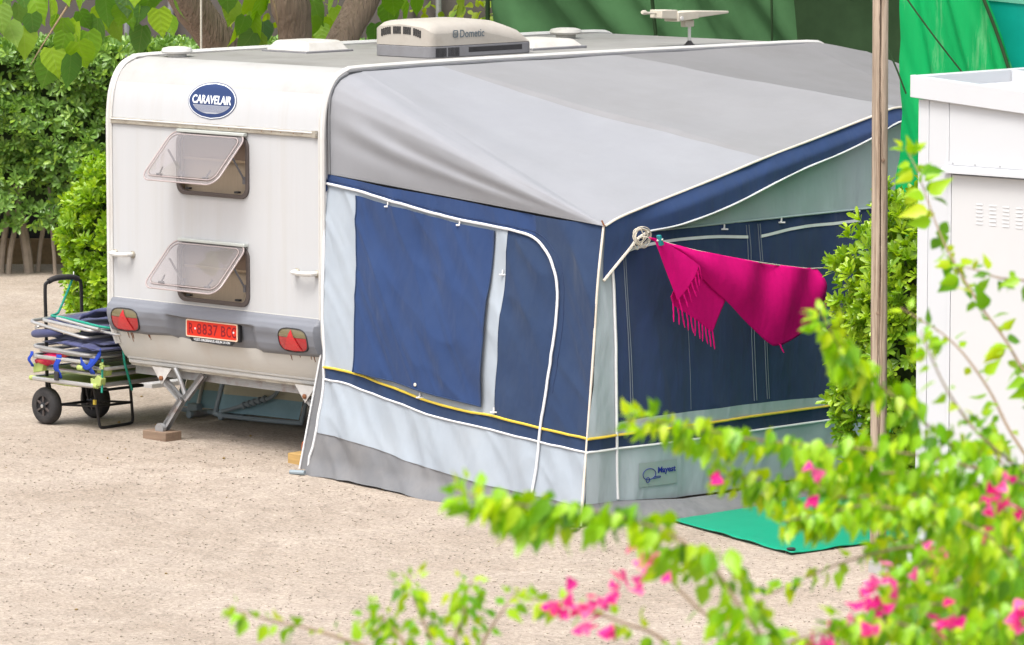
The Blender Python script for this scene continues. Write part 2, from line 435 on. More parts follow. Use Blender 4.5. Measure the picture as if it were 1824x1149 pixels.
def pane_mat():
    m = bpy.data.materials.new('tinted_acrylic'); m.use_nodes = True
    t = m.node_tree; nd = t.nodes; ln = t.links
    tr = nd.new('ShaderNodeBsdfTransparent'); tr.inputs[0].default_value = (0.68, 0.64, 0.63, 1)
    gl = nd.new('ShaderNodeBsdfGlossy'); gl.inputs['Roughness'].default_value = 0.04
    df = nd.new('ShaderNodeBsdfDiffuse'); df.inputs[0].default_value = (0.43, 0.40, 0.40, 1)
    fz = nd.new('ShaderNodeFresnel'); fz.inputs[0].default_value = 1.6
    m1 = nd.new('ShaderNodeMixShader'); m1.inputs[0].default_value = 0.33
    m2 = nd.new('ShaderNodeMixShader')
    ln.new(tr.outputs[0], m1.inputs[1]); ln.new(df.outputs[0], m1.inputs[2])
    ln.new(fz.outputs[0], m2.inputs[0]); ln.new(m1.outputs[0], m2.inputs[1]); ln.new(gl.outputs[0], m2.inputs[2])
    ln.new(m2.outputs[0], nd['Material Output'].inputs['Surface'])
    return m
M['pane'] = pane_mat()

def ground_mat():
    m = bpy.data.materials.new('sandy_gravel'); m.use_nodes = True
    t = m.node_tree; nd = t.nodes; ln = t.links
    b = nd['Principled BSDF']; b.inputs['Roughness'].default_value = 0.95; b.inputs['Specular IOR Level'].default_value = 0.1
    tc = nd.new('ShaderNodeTexCoord')
    def nz(scale, detail=8, rough=0.7):
        n = nd.new('ShaderNodeTexNoise'); n.inputs['Scale'].default_value = scale; n.inputs['Detail'].default_value = detail; n.inputs['Roughness'].default_value = rough
        ln.new(tc.outputs['Object'], n.inputs['Vector']); return n
    big, mid, fine = nz(0.7), nz(6), nz(42, 5, 0.85)
    r1 = nd.new('ShaderNodeValToRGB'); el = r1.color_ramp.elements
    el[0].position = 0.34; el[0].color = (0.32, 0.265, 0.212, 1); el[1].position = 0.68; el[1].color = (0.42, 0.36, 0.30, 1)
    ln.new(big.outputs['Fac'], r1.inputs[0])
    r2 = nd.new('ShaderNodeMapRange'); r2.inputs['From Min'].default_value = 0.3; r2.inputs['From Max'].default_value = 0.7; r2.inputs['To Min'].default_value = 0.86; r2.inputs['To Max'].default_value = 1.12
    ln.new(mid.outputs['Fac'], r2.inputs['Value'])
    r3 = nd.new('ShaderNodeMapRange'); r3.inputs['From Min'].default_value = 0.25; r3.inputs['From Max'].default_value = 0.75; r3.inputs['To Min'].default_value = 0.42; r3.inputs['To Max'].default_value = 1.55
    ln.new(fine.outputs['Fac'], r3.inputs['Value'])
    cur = r1.outputs[0]
    for r in (r2, r3):
        mx = nd.new('ShaderNodeMix'); mx.data_type = 'RGBA'; mx.blend_type = 'MULTIPLY'; mx.inputs[0].default_value = 1
        ln.new(cur, mx.inputs[6]); ln.new(r.outputs[0], mx.inputs[7]); cur = mx.outputs[2]
    ln.new(cur, b.inputs['Base Color'])
    bp = nd.new('ShaderNodeBump'); bp.inputs['Strength'].default_value = 0.6; bp.inputs['Distance'].default_value = 0.012
    ln.new(fine.outputs['Fac'], bp.inputs['Height']); ln.new(bp.outputs[0], b.inputs['Normal'])
    return m
M['ground'] = ground_mat()
M['pebble'] = mat('pale_pebble', (0.42, 0.355, 0.29), 0.9, var=0.35, vscale=3)
M['mulberry'] = leaf_mat('mulberry_leaf', [(0.075, 0.17, 0.02), (0.12, 0.27, 0.02), (0.20, 0.36, 0.02), (0.08, 0.18, 0.03)], 0.5, 0.5, 0.3, bump=0.35)
M['hedge'] = leaf_mat('hedge_leaf', [(0.10, 0.20, 0.045), (0.15, 0.28, 0.045), (0.18, 0.32, 0.07), (0.27, 0.42, 0.05)], 0.33, 0.25, 0.55)
M['bush'] = leaf_mat('bush_leaf', [(0.17, 0.32, 0.022), (0.26, 0.43, 0.022), (0.38, 0.53, 0.03), (0.19, 0.35, 0.022)], 0.35, 0.3, 0.5)
M['boug'] = leaf_mat('bougainvillea_leaf', [(0.080, 0.23, 0.004), (0.13, 0.35, 0.003), (0.21, 0.46, 0.003), (0.30, 0.53, 0.003), (0.10, 0.29, 0.004)], 0.38, 0.42, 0.5, tval=1.25)
M['boug_young'] = leaf_mat('bougainvillea_young_leaf', [(0.21, 0.48, 0.004), (0.33, 0.56, 0.004), (0.47, 0.58, 0.005), (0.27, 0.52, 0.004)], 0.38, 0.42, 0.5, tval=1.25)
M['bract'] = leaf_mat('bougainvillea_bract', [(0.60, 0.01, 0.20), (0.74, 0.06, 0.33), (0.62, 0.01, 0.14), (0.80, 0.18, 0.42), (0.70, 0.03, 0.28)], 0.6, 0.35, 0.2)
M['far_leaf'] = leaf_mat('sunlit_far_leaf', [(0.20, 0.28, 0.02), (0.30, 0.38, 0.03), (0.14, 0.24, 0.03)], 0.5, 0.45, 0.3)
M['litter'] = mat('dry_leaf', (0.28, 0.19, 0.07), 0.9)
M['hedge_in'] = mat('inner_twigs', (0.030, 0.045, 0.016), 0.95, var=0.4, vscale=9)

def vein_mat():
    """mulberry blade with a pale midrib and side veins drawn in leaf coordinates"""
    m = leaf_mat('mulberry_leaf_veined', [(0.075, 0.17, 0.03), (0.115, 0.25, 0.02), (0.19, 0.35, 0.02), (0.27, 0.42, 0.02), (0.07, 0.15, 0.045)], 0.45, 0.45, 0.35)
    t = m.node_tree; nd = t.nodes; ln = t.links
    tc = nd.new('ShaderNodeTexCoord'); sp = nd.new('ShaderNodeSeparateXYZ'); ln.new(tc.outputs['Object'], sp.inputs[0])
    def mth(op, a, b=None):
        n = nd.new('ShaderNodeMath'); n.operation = op
        for i, q in enumerate((a, b)):
            if q is None: continue
            if isinstance(q, (int, float)): n.inputs[i].default_value = q
            else: ln.new(q, n.inputs[i])
        return n.outputs[0]
    ax = mth('ABSOLUTE', sp.outputs['X'])
    mid = mth('LESS_THAN', ax, 0.016)
    ph = mth('FRACT', mth('MULTIPLY', mth('SUBTRACT', sp.outputs['Y'], mth('MULTIPLY', ax, 0.75)), 4.5))
    side = mth('LESS_THAN', mth('ABSOLUTE', mth('SUBTRACT', ph, 0.5)), 0.055)
    v = mth('MAXIMUM', mid, mth('MULTIPLY', side, 0.6))
    b = nd['Principled BSDF']
    src = b.inputs['Base Color'].links[0].from_socket
    mx = nd.new('ShaderNodeMix'); mx.data_type = 'RGBA'
    f = mth('MULTIPLY', v, 0.28)
    ln.new(f, mx.inputs[0]); ln.new(src, mx.inputs[6]); mx.inputs[7].default_value = (0.36, 0.44, 0.12, 1)
    ln.new(mx.outputs[2], b.inputs['Base Color'])
    bp = nd.new('ShaderNodeBump'); bp.inputs['Strength'].default_value = 0.35; bp.inputs['Distance'].default_value = 0.010
    ln.new(mth('ADD', mth('SUBTRACT', 1.0, v), mth('MULTIPLY', mth('SINE', mth('MULTIPLY', ph, 6.283)), 0.35)), bp.inputs['Height']); ln.new(bp.outputs[0], b.inputs['Normal'])
    return m
M['mulberry_vein'] = vein_mat()
M['blind_a'] = mat('brown_blind', (0.20, 0.15, 0.115), 0.8, var=0.1, vscale=40, stretch=(6, 1, 0.3))
M['blind_b'] = mat('beige_blind', (0.29, 0.245, 0.185), 0.8, var=0.1, vscale=40, stretch=(6, 1, 0.3))
M['grit'] = mat('dark_grit', (0.275, 0.225, 0.18), 0.95, var=0.3, vscale=3)
M['hem_green'] = mat('dark_green_hem', (0.02, 0.10, 0.06), 0.7)
M['dusty'] = mat('dusty_white', (0.40, 0.395, 0.385), 0.5, var=0.05, vscale=3, dirt_or_sheen=(0.22, 0.205, 0.185), dscale=3, damt=0.45)
M['crack'] = mat('drying_crack', (0.045, 0.028, 0.018), 0.95)

# ---------------------------------------------------------------- surveyed positions (metres)
MUL_A=[(-2.744,-0.423,2.928),(-2.525,-0.576,2.771),(-2.928,-0.005,2.920),(-2.526,-0.388,2.828),(-2.844,0.081,2.896),(-2.788,0.110,2.748),(-2.586,0.096,2.976),(-2.795,0.330,2.820),(-2.725,0.385,2.740),(-2.986,0.333,2.570),(-2.623,0.047,2.476),(-2.731,-0.011,2.542),(-2.835,0.009,2.457),(-2.606,0.139,2.581),(-2.848,0.593,2.878),(-2.773,0.666,2.837),(-2.933,0.747,2.731),(-2.798,0.874,2.870),(-2.898,0.961,2.651),(-2.869,0.839,2.852),(-2.625,0.914,2.793),(-2.860,1.215,2.745),(-2.757,1.211,2.851),(-2.510,-0.689,2.886),(-2.519,-0.484,3.036),(-2.638,-0.174,3.031),(-2.729,0.116,3.030),(-2.862,0.444,3.016),(-2.920,0.712,2.994),(-2.515,0.568,3.011),(-2.742,0.989,2.982),(-2.942,-0.151,2.872),(-2.688,0.129,2.723),(-2.612,0.220,2.650),(-2.693,0.037,2.662),(-2.541,-0.444,2.719),(-2.980,-0.258,2.975),(-2.736,0.683,2.931),(-2.770,0.932,2.942),(-2.969,0.644,2.803)]
MUL_B=[(-3.508,2.437,2.784),(-3.444,2.494,2.678),(-3.522,2.613,2.542),(-3.622,2.589,2.595),(-3.448,2.674,2.778),(-3.547,2.814,2.606),(-3.547,2.724,2.506),(-3.474,2.782,2.825),(-3.656,2.770,2.811),(-3.454,2.347,2.874),(-3.495,2.659,2.670)]
MUL_C=[(-4.385,4.174,2.695),(-4.623,4.555,2.560),(-4.379,4.406,2.651),(-4.623,4.466,2.496),(-4.667,4.624,2.738),(-4.358,4.116,2.586),(-4.355,5.020,2.721),(-4.349,5.155,2.639),(-4.511,5.448,2.702),(-4.590,5.202,2.616),(-4.697,5.458,2.733),(-4.442,4.899,2.486),(-4.412,4.914,2.372)]
BRANCHES=[
 (0.076,0.0240,[(15.930,-12.817,2.912),(15.801,-12.827,3.044),(15.719,-12.801,3.114),(15.631,-12.782,3.184),(15.559,-12.750,3.234),(15.474,-12.725,3.314),(15.404,-12.689,3.380),(15.338,-12.649,3.446),(15.271,-12.610,3.514),(15.203,-12.573,3.565)]),
 (0.055,0.0400,[(16.021,-13.026,2.801),(15.910,-13.021,2.916),(15.826,-12.994,3.004),(15.732,-12.978,3.087),(15.646,-12.961,3.135),(15.560,-12.945,3.163),(15.480,-12.925,3.187)]),
 (0.055,0.0400,[(16.024,-12.950,3.270),(15.854,-12.901,3.282),(15.717,-12.825,3.273),(15.576,-12.749,3.279),(15.435,-12.675,3.278)]),
 (0.055,0.0132,[(16.903,-14.107,2.957),(16.846,-14.185,3.006),(16.783,-14.270,3.042),(16.706,-14.370,3.073),(16.631,-14.469,3.091),(16.557,-14.569,3.103),(16.483,-14.668,3.118),(16.417,-14.758,3.142),(16.370,-14.832,3.160),(16.330,-14.899,3.168)]),
 (0.055,0.0125,[(16.739,-13.991,2.926),(16.670,-14.086,2.993),(16.619,-14.162,3.071),(16.568,-14.238,3.148),(16.528,-14.306,3.213),(16.497,-14.367,3.266),(16.484,-14.409,3.330),(16.481,-14.444,3.376)]),
 (0.055,0.0170,[(16.706,-14.011,3.001),(16.627,-14.072,3.088),(16.575,-14.108,3.174),(16.542,-14.128,3.249),(16.519,-14.140,3.311)]),
 (0.062,0.0115,[(17.656,-15.902,2.896),(17.599,-15.914,2.973),(17.543,-15.927,3.034),(17.486,-15.939,3.107),(17.415,-15.968,3.159),(17.339,-16.005,3.186),(17.263,-16.044,3.200),(17.181,-16.092,3.203),(17.105,-16.132,3.211),(17.042,-16.159,3.227)]),
 (0.044,0.0160,[(16.431,-15.710,2.707),(16.381,-15.723,2.782),(16.326,-15.749,2.804),(16.263,-15.782,2.822),(16.193,-15.825,2.836),(16.129,-15.859,2.855),(16.102,-15.861,2.860)]),
 (0.036,0.0105,[(16.358,-15.507,2.669),(16.325,-15.490,2.757),(16.292,-15.481,2.798),(16.257,-15.473,2.840),(16.226,-15.459,2.893)]),
 (0.036,0.0105,[(16.375,-15.491,2.669),(16.358,-15.457,2.768),(16.350,-15.424,2.809),(16.333,-15.398,2.851),(16.322,-15.370,2.876)]),
 (0.042,0.0170,[(16.417,-15.451,2.669),(16.418,-15.436,2.761),(16.431,-15.416,2.806),(16.449,-15.393,2.847),(16.463,-15.375,2.875)]),
 (0.038,0.0110,[(16.394,-15.609,2.688),(16.353,-15.600,2.775),(16.317,-15.595,2.804),(16.281,-15.592,2.822),(16.242,-15.594,2.824)]),
 (0.045,0.0200,[(17.011,-15.429,2.745),(16.921,-15.445,2.837),(16.835,-15.467,2.863),(16.750,-15.489,2.883),(16.673,-15.506,2.893),(16.596,-15.523,2.892)]),
 (0.050,0.0200,[(17.204,-15.517,2.783),(17.151,-15.523,2.887),(17.094,-15.542,2.937),(17.038,-15.560,2.988),(16.997,-15.564,3.028),(16.959,-15.571,3.041)]),
 (0.045,0.0200,[(16.919,-14.418,2.653),(16.861,-14.444,2.844),(16.805,-14.489,2.897),(16.736,-14.556,2.885),(16.669,-14.625,2.856),(16.603,-14.695,2.814),(16.553,-14.747,2.778)]),
 (0.050,0.0115,[(16.869,-14.159,2.835),(16.809,-14.223,2.922),(16.743,-14.297,2.973),(16.663,-14.391,2.987),(16.584,-14.487,2.983),(16.504,-14.580,3.004),(16.450,-14.648,3.030),(16.406,-14.709,3.032)]),
 (0.050,0.0115,[(16.916,-14.260,2.791),(16.856,-14.361,2.870),(16.805,-14.452,2.948),(16.741,-14.563,2.990),(16.689,-14.670,2.978),(16.648,-14.767,2.966)]),
 (0.052,0.0115,[(17.308,-14.731,2.722),(17.255,-14.795,2.816),(17.198,-14.870,2.865),(17.145,-14.948,2.868),(17.111,-15.013,2.838),(17.078,-15.079,2.798)]),
 (0.052,0.0115,[(17.206,-14.542,2.777),(17.157,-14.612,2.851),(17.111,-14.686,2.878),(17.078,-14.755,2.860),(17.064,-14.810,2.818)]),
 (0.052,0.0125,[(17.467,-14.849,2.781),(17.426,-14.908,2.875),(17.408,-14.957,2.890),(17.393,-15.009,2.872),(17.379,-15.062,2.844)]),
 (0.050,0.0125,[(16.734,-13.878,2.786),(16.663,-13.911,2.833),(16.602,-13.935,2.868),(16.551,-13.952,2.902),(16.488,-13.975,2.950),(16.429,-14.003,2.959)]),
 (0.050,0.0140,[(16.606,-13.711,2.856),(16.531,-13.740,2.903),(16.475,-13.752,2.950),(16.417,-13.763,3.011),(16.378,-13.755,3.072)]),
 (0.050,0.0150,[(17.321,-15.269,2.764),(17.284,-15.293,2.840),(17.242,-15.328,2.872),(17.203,-15.367,2.862),(17.173,-15.399,2.840)]),
 (0.052,0.0120,[(16.814,-14.068,2.868),(16.738,-14.152,2.969),(16.667,-14.241,3.009),(16.599,-14.332,3.021),(16.532,-14.425,3.014),(16.482,-14.498,3.032)]),
 (0.052,0.0120,[(17.023,-14.300,2.772),(16.977,-14.399,2.864),(16.943,-14.491,2.931),(16.916,-14.590,2.904),(16.901,-14.683,2.842)]),
 (0.050,0.0120,[(16.766,-13.965,2.926),(16.691,-14.031,2.964),(16.617,-14.099,2.976),(16.546,-14.169,2.964),(16.480,-14.226,3.001),(16.430,-14.264,3.063)]),
 (0.050,0.0125,[(17.027,-14.286,2.649),(16.985,-14.354,2.763),(16.940,-14.441,2.783),(16.908,-14.517,2.787)]),
 (0.050,0.0125,[(17.381,-14.816,2.903),(17.320,-14.903,3.020),(17.247,-15.010,3.081),(17.195,-15.104,3.091)]),
 (0.050,0.0125,[(16.679,-13.903,2.458),(16.612,-13.991,2.597),(16.536,-14.103,2.645),(16.482,-14.201,2.645)]),
 (0.050,0.0125,[(16.950,-14.252,2.838),(16.911,-14.322,2.913),(16.863,-14.406,2.969),(16.830,-14.481,2.992)]),
 (0.050,0.0125,[(17.293,-14.591,2.661),(17.234,-14.678,2.762),(17.162,-14.781,2.836),(17.110,-14.873,2.861)]),
 (0.050,0.0125,[(17.013,-14.291,2.852),(16.966,-14.364,2.968),(16.914,-14.456,2.996),(16.876,-14.537,3.001)]),
 (0.050,0.0125,[(17.357,-14.655,2.835),(17.304,-14.734,2.949),(17.243,-14.832,2.992),(17.201,-14.920,2.980)]),
 (0.050,0.0125,[(16.674,-14.061,2.691),(16.624,-14.139,2.801),(16.564,-14.235,2.847),(16.522,-14.320,2.856)]),
 (0.050,0.0125,[(17.278,-14.877,2.686),(17.220,-14.958,2.813),(17.155,-15.061,2.855),(17.109,-15.153,2.840)]),
 (0.050,0.0125,[(16.906,-14.328,2.609),(16.869,-14.397,2.689),(16.823,-14.479,2.739),(16.794,-14.556,2.726)]),
 (0.050,0.0125,[(17.270,-14.604,2.784),(17.218,-14.680,2.915),(17.160,-14.778,2.939),(17.118,-14.864,2.938)]),
 (0.050,0.0125,[(16.736,-14.003,2.702),(16.697,-14.072,2.798),(16.653,-14.156,2.832),(16.623,-14.232,2.819)]),
 (0.050,0.0125,[(16.910,-14.216,2.596),(16.846,-14.308,2.697),(16.766,-14.417,2.784),(16.712,-14.518,2.762)]),
]
BRACTS=[(17.054,-15.619,3.041),(17.022,-15.648,3.057),(17.072,-15.607,3.008),(17.043,-15.631,3.030),(16.710,-15.553,2.892),(16.737,-15.525,2.912),(16.763,-15.504,2.887),(16.790,-15.475,2.904),(16.875,-15.527,2.948),(16.889,-15.509,2.976),(16.720,-15.547,2.876),(16.779,-15.488,2.895),(16.872,-15.532,2.932),(16.899,-15.504,2.948),(16.833,-15.579,2.871),(16.869,-15.545,2.866),(16.736,-15.532,2.870),(16.476,-14.780,3.040),(16.627,-14.642,2.999),(16.629,-14.632,3.052),(17.034,-14.524,3.052),(17.050,-14.507,3.064),(17.023,-14.539,3.023),(17.049,-14.514,3.029),(17.067,-14.499,3.011),(17.041,-14.523,3.011),(17.033,-14.681,2.945),(17.051,-14.666,2.928),(17.062,-14.652,2.951),(17.044,-14.676,2.910),(17.017,-14.698,2.934),(17.060,-14.659,2.916),(17.004,-14.710,2.934),(17.072,-14.646,2.934),(17.128,-15.008,2.943),(17.117,-15.022,2.920),(17.127,-15.016,2.898),(17.137,-15.010,2.875),(17.113,-15.026,2.915),(17.141,-14.998,2.926),(17.124,-15.021,2.881),(17.113,-15.037,2.853),(17.097,-15.049,2.870),(17.090,-15.059,2.847),(17.044,-14.815,2.910),(17.061,-14.799,2.904),(17.204,-14.949,2.853),(17.295,-15.000,2.865),(17.284,-15.014,2.842),(17.303,-14.993,2.859),(17.508,-15.068,2.905),(17.501,-15.077,2.889),(17.518,-15.063,2.878),(17.511,-15.064,2.916),(17.246,-15.187,2.860),(17.239,-15.195,2.849),(17.249,-15.320,2.872),(17.226,-15.344,2.864),(17.087,-14.628,2.957),(17.082,-15.067,2.842)]

# ---------------------------------------------------------------- ground
def zg(x):
    return -0.09 - 0.16 * sstep(-2.2, 3.0, x)

xs = sorted(set([-3000, -800, -200, -120, -70, -40, -25] + [-16 + 0.5 * i for i in range(57)] + [18, 30, 60, 120, 200, 800, 3000]))
ys = sorted(set([-3000, -800, -200, -100, -50, -30, -20] + [-12 + 0.5 * i for i in range(49)] + [16, 25, 40, 70, 120, 200, 800, 3000]))
g = MB()
g.add([(x, y, zg(x)) for y in ys for x in xs],
      [(j * len(xs) + i, j * len(xs) + i + 1, (j + 1) * len(xs) + i + 1, (j + 1) * len(xs) + i) for j in range(len(ys) - 1) for i in range(len(xs) - 1)])
o = g.build('ground', M['ground'], None, angle=80)
o['kind'] = 'structure'; o['label'] = 'pale sandy gravel ground of the pitch'

# loose stones: real, too many to count
def scatter(name, n, boxfn, smin, smax, m, label, seed=3):
    rs = np.random.default_rng(seed)
    base = np.array([(1, 0, 0), (-1, 0, 0), (0, 1, 0), (0, -1, 0), (0, 0, .7), (0, 0, -.7)], float)
    tri = np.array([(0, 2, 4), (2, 1, 4), (1, 3, 4), (3, 0, 4), (2, 0, 5), (1, 2, 5), (3, 1, 5), (0, 3, 5)])
    x, y = boxfn(rs, n)
    s = smin + (smax - smin) * rs.random(n) ** 3
    an = rs.random(n) * 6.28
    c, sn = np.cos(an)[:, None], np.sin(an)[:, None]
    bb = base[None] * (s[:, None, None] * np.stack([np.ones(n), .6 + .4 * rs.random(n), .7 * np.ones(n)], 1)[:, None, :]) * (0.8 + 0.4 * rs.random((n, 6, 1)))
    tt = np.clip((x + 2.2) / 5.2, 0, 1)
    z = -0.09 - 0.16 * tt * tt * (3 - 2 * tt) + s * .25 + .001
    V = np.stack([bb[:, :, 0] * c - bb[:, :, 1] * sn + x[:, None], bb[:, :, 0] * sn + bb[:, :, 1] * c + y[:, None], bb[:, :, 2] + z[:, None]], -1).reshape(-1, 3)
    F = (tri[None] + 6 * np.arange(n)[:, None, None]).reshape(-1, 3)
    me = bpy.data.meshes.new(name); me.from_pydata(V.tolist(), [], F.tolist()); me.materials.append(m)
    me.polygons.foreach_set('use_smooth', [True] * len(me.polygons))
    o = bpy.data.objects.new(name, me); setup(o, None); o['kind'] = 'stuff'; o['label'] = label
    return o
def near_region(rs, n):
    # strip of ground between the caravan and the camera
    a, b = rs.uniform(-5.5, 4.5, n), rs.uniform(-7.5, 2.5, n)
    return (0.3 + a * .723 - b * .69, -1.0 + a * .69 + b * .72)
scatter('pebbles', 26000, near_region, 0.003, 0.012, M['pebble'], 'small pale loose stones scattered over the gravel')
scatter('dark_grit', 9000, near_region, 0.002, 0.005, M['grit'], 'small dark grit scattered over the gravel', 4)
def under_region(rs, n):
    return rs.uniform(-12, 3, n), rs.uniform(-6, 7, n)
o = scatter('leaf_litter', 260, under_region, 0.005, 0.02, M['litter'], 'dry leaf crumbs on the gravel')

sl = MB(); sl.box(-4.2, -3.85, 1.9, 2.25, zg(-4) - .02, zg(-4) + .035)
tag(sl.build('paving_slab', M['concrete'], None, bevel=.006), 'flat pale paving slab lying on the gravel behind the trolley', 'paving slab')

# ---------------------------------------------------------------- caravan
CAR = thing('caravan', 'white touring caravan with two tilted rear windows and grey bumper', 'caravan', (-1.08, 3.0, zg(-1)))
PROF = [(0.17, 0.425), (0.12, 0.47), (0.065, 0.56), (0.025, 0.66), (0.0, 0.78), (0.0, 0.90), (0.0, 0.945), (0.0, 1.31), (0.0, 1.692), (0.0, 2.072), (0.0, 2.15),
        (0.008, 2.25), (0.022, 2.34), (0.045, 2.42), (0.085, 2.49), (0.14, 2.535), (0.22, 2.567), (0.34, 2.582)]
ROOF = [(0.34, 2.582), (1.2, 2.588), (2.5, 2.586), (4.0, 2.578), (5.05, 2.57)]
FRONT = [(5.05, 2.57), (5.25, 2.535), (5.5, 2.43), (5.9, 2.15), (6.2, 1.80), (6.35, 1.3), (6.38, 0.9), (6.3, 0.55), (6.15, 0.425)]
X0, X1 = -2.16, 0.0
def prof_y(z):
    return interp([(zz, y) for y, zz in PROF], z)
WX = (-1.425, -0.745)
COLS = [X0, -1.8, WX[0], -1.08, WX[1], -0.4, X1]
WINZ = ((0.945, 1.31), (1.692, 2.072))

def strip(pts, hole=False):
    m = MB()
    for a, b in zip(pts, pts[1:]):
        for c, d in zip(COLS, COLS[1:]):
            if hole and a[0] == 0.0 and b[0] == 0.0 and any(abs(a[1] - z0) < 1e-6 for z0, _ in WINZ) and c >= WX[0] - 1e-6 and d <= WX[1] + 1e-6:
                continue
            m.add([(c, a[0], a[1]), (d, a[0], a[1]), (d, b[0], b[1]), (c, b[0], b[1])], [(0, 1, 2, 3)])
    return m
def welded(m, name, mt, parent, **k):
    import bmesh
    o = m.build(name, mt, parent, fix=False, **k)
    bm = bmesh.new(); bm.from_mesh(o.data)
    bmesh.ops.remove_doubles(bm, verts=bm.verts, dist=1e-5)
    bmesh.ops.recalc_face_normals(bm, faces=bm.faces)
    for f in bm.faces: f.smooth = True
    bm.to_mesh(o.data); bm.free()
    return o
welded(strip(PROF[:6]), 'lower_rear_panel', M['white_low'], CAR, angle=60)
welded(strip(PROF[5:11], True), 'rear_wall', M['white'], CAR, angle=60)
welded(strip(PROF[10:14]), 'upper_rear_panel', M['white'], CAR, angle=60)
welded(strip(PROF[13:]), 'roof_corner', M['dusty'], CAR, angle=60)
welded(strip(ROOF), 'roof', M['roof'], CAR, angle=60)
welded(strip(FRONT), 'front_wall', M['white'], CAR, angle=60)
loop = PROF[:-1] + ROOF[:-1] + FRONT
for x in (X0, X1):
    m = MB(); m.add([(x, y, z) for y, z in loop], [tuple(range(len(loop)))])
    m.build('side_wall', M['white'], CAR, smooth=False, fix=False)
m = MB(); m.box(X0 + .03, X1 - .03, .2, 6.1, .33, .424)
m.build('chassis', M['galv'], CAR, smooth=False)
for x, s in ((X0, -1), (X1, 1)):
    m = MB()
    pth = smooth_path([(x + s * .006, y - .004 if z < 2.4 else y, z + (.006 if z > 2.5 else 0)) for y, z in PROF[2:] + ROOF[1:] + FRONT[1:-2]], 3)
    m.tube(pth, .020, 8)
    m.tube([(p.x - s * .03, p.y - .002, p.z + .001) for p in pth], .009, 6)
    m.build('edge_trim', M['trim'], CAR)
    for yz in (.06, ):
        m = MB(); m.tube([(x + s * .012, .19, .43), (x + s * .012, .09, .55), (x + s * .012, .03, .70)], .012, 6)
        m.build('corner_strip', M['alu'], CAR)
# rail across the rear
rl = MB(); rl.box(X0 + .03, X1 - .04, -.018, 0.002, 2.128, 2.170)
rail = rl.build('rear_rail', M['alu'], CAR, bevel=.003)
m = MB(); m.tube([(X0 + .03, -.019, 2.160), (X1 - .04, -.019, 2.160)], .006, 6)
m.build('rail_bead', M['trim'], rail)
m = MB(); m.box(X1 - .075, X1 - .042, -.026, .0, 2.128, 2.175)
m.build('rail_end', M['alu'], rail)
for i in range(9):
    m = MB(); x = -1.0 + i * .105 + rnd.uniform(-.02, .02)
    m.lathe([(.0045, 0), (.004, .003)], Matrix.Translation((x, -.016, 2.148)) @ Matrix.Rotation(R(90), 4, 'X'), 8)
    m.build('rivet', M['rust'], rail)
# sill
m = MB(); m.tube([(X0 + .02, .165, .425), (X1 - .02, .165, .425)], .021, 8); m.tube([(X0 + .02, .14, .452), (X1 - .02, .14, .452)], .009, 6)
m.build('sill_trim', M['trim'], CAR)
m = MB(); m.box(X0 + .03, X1 - .03, .158, .19, .392, .408)
m.build('sill_lip', M['alu'], CAR)

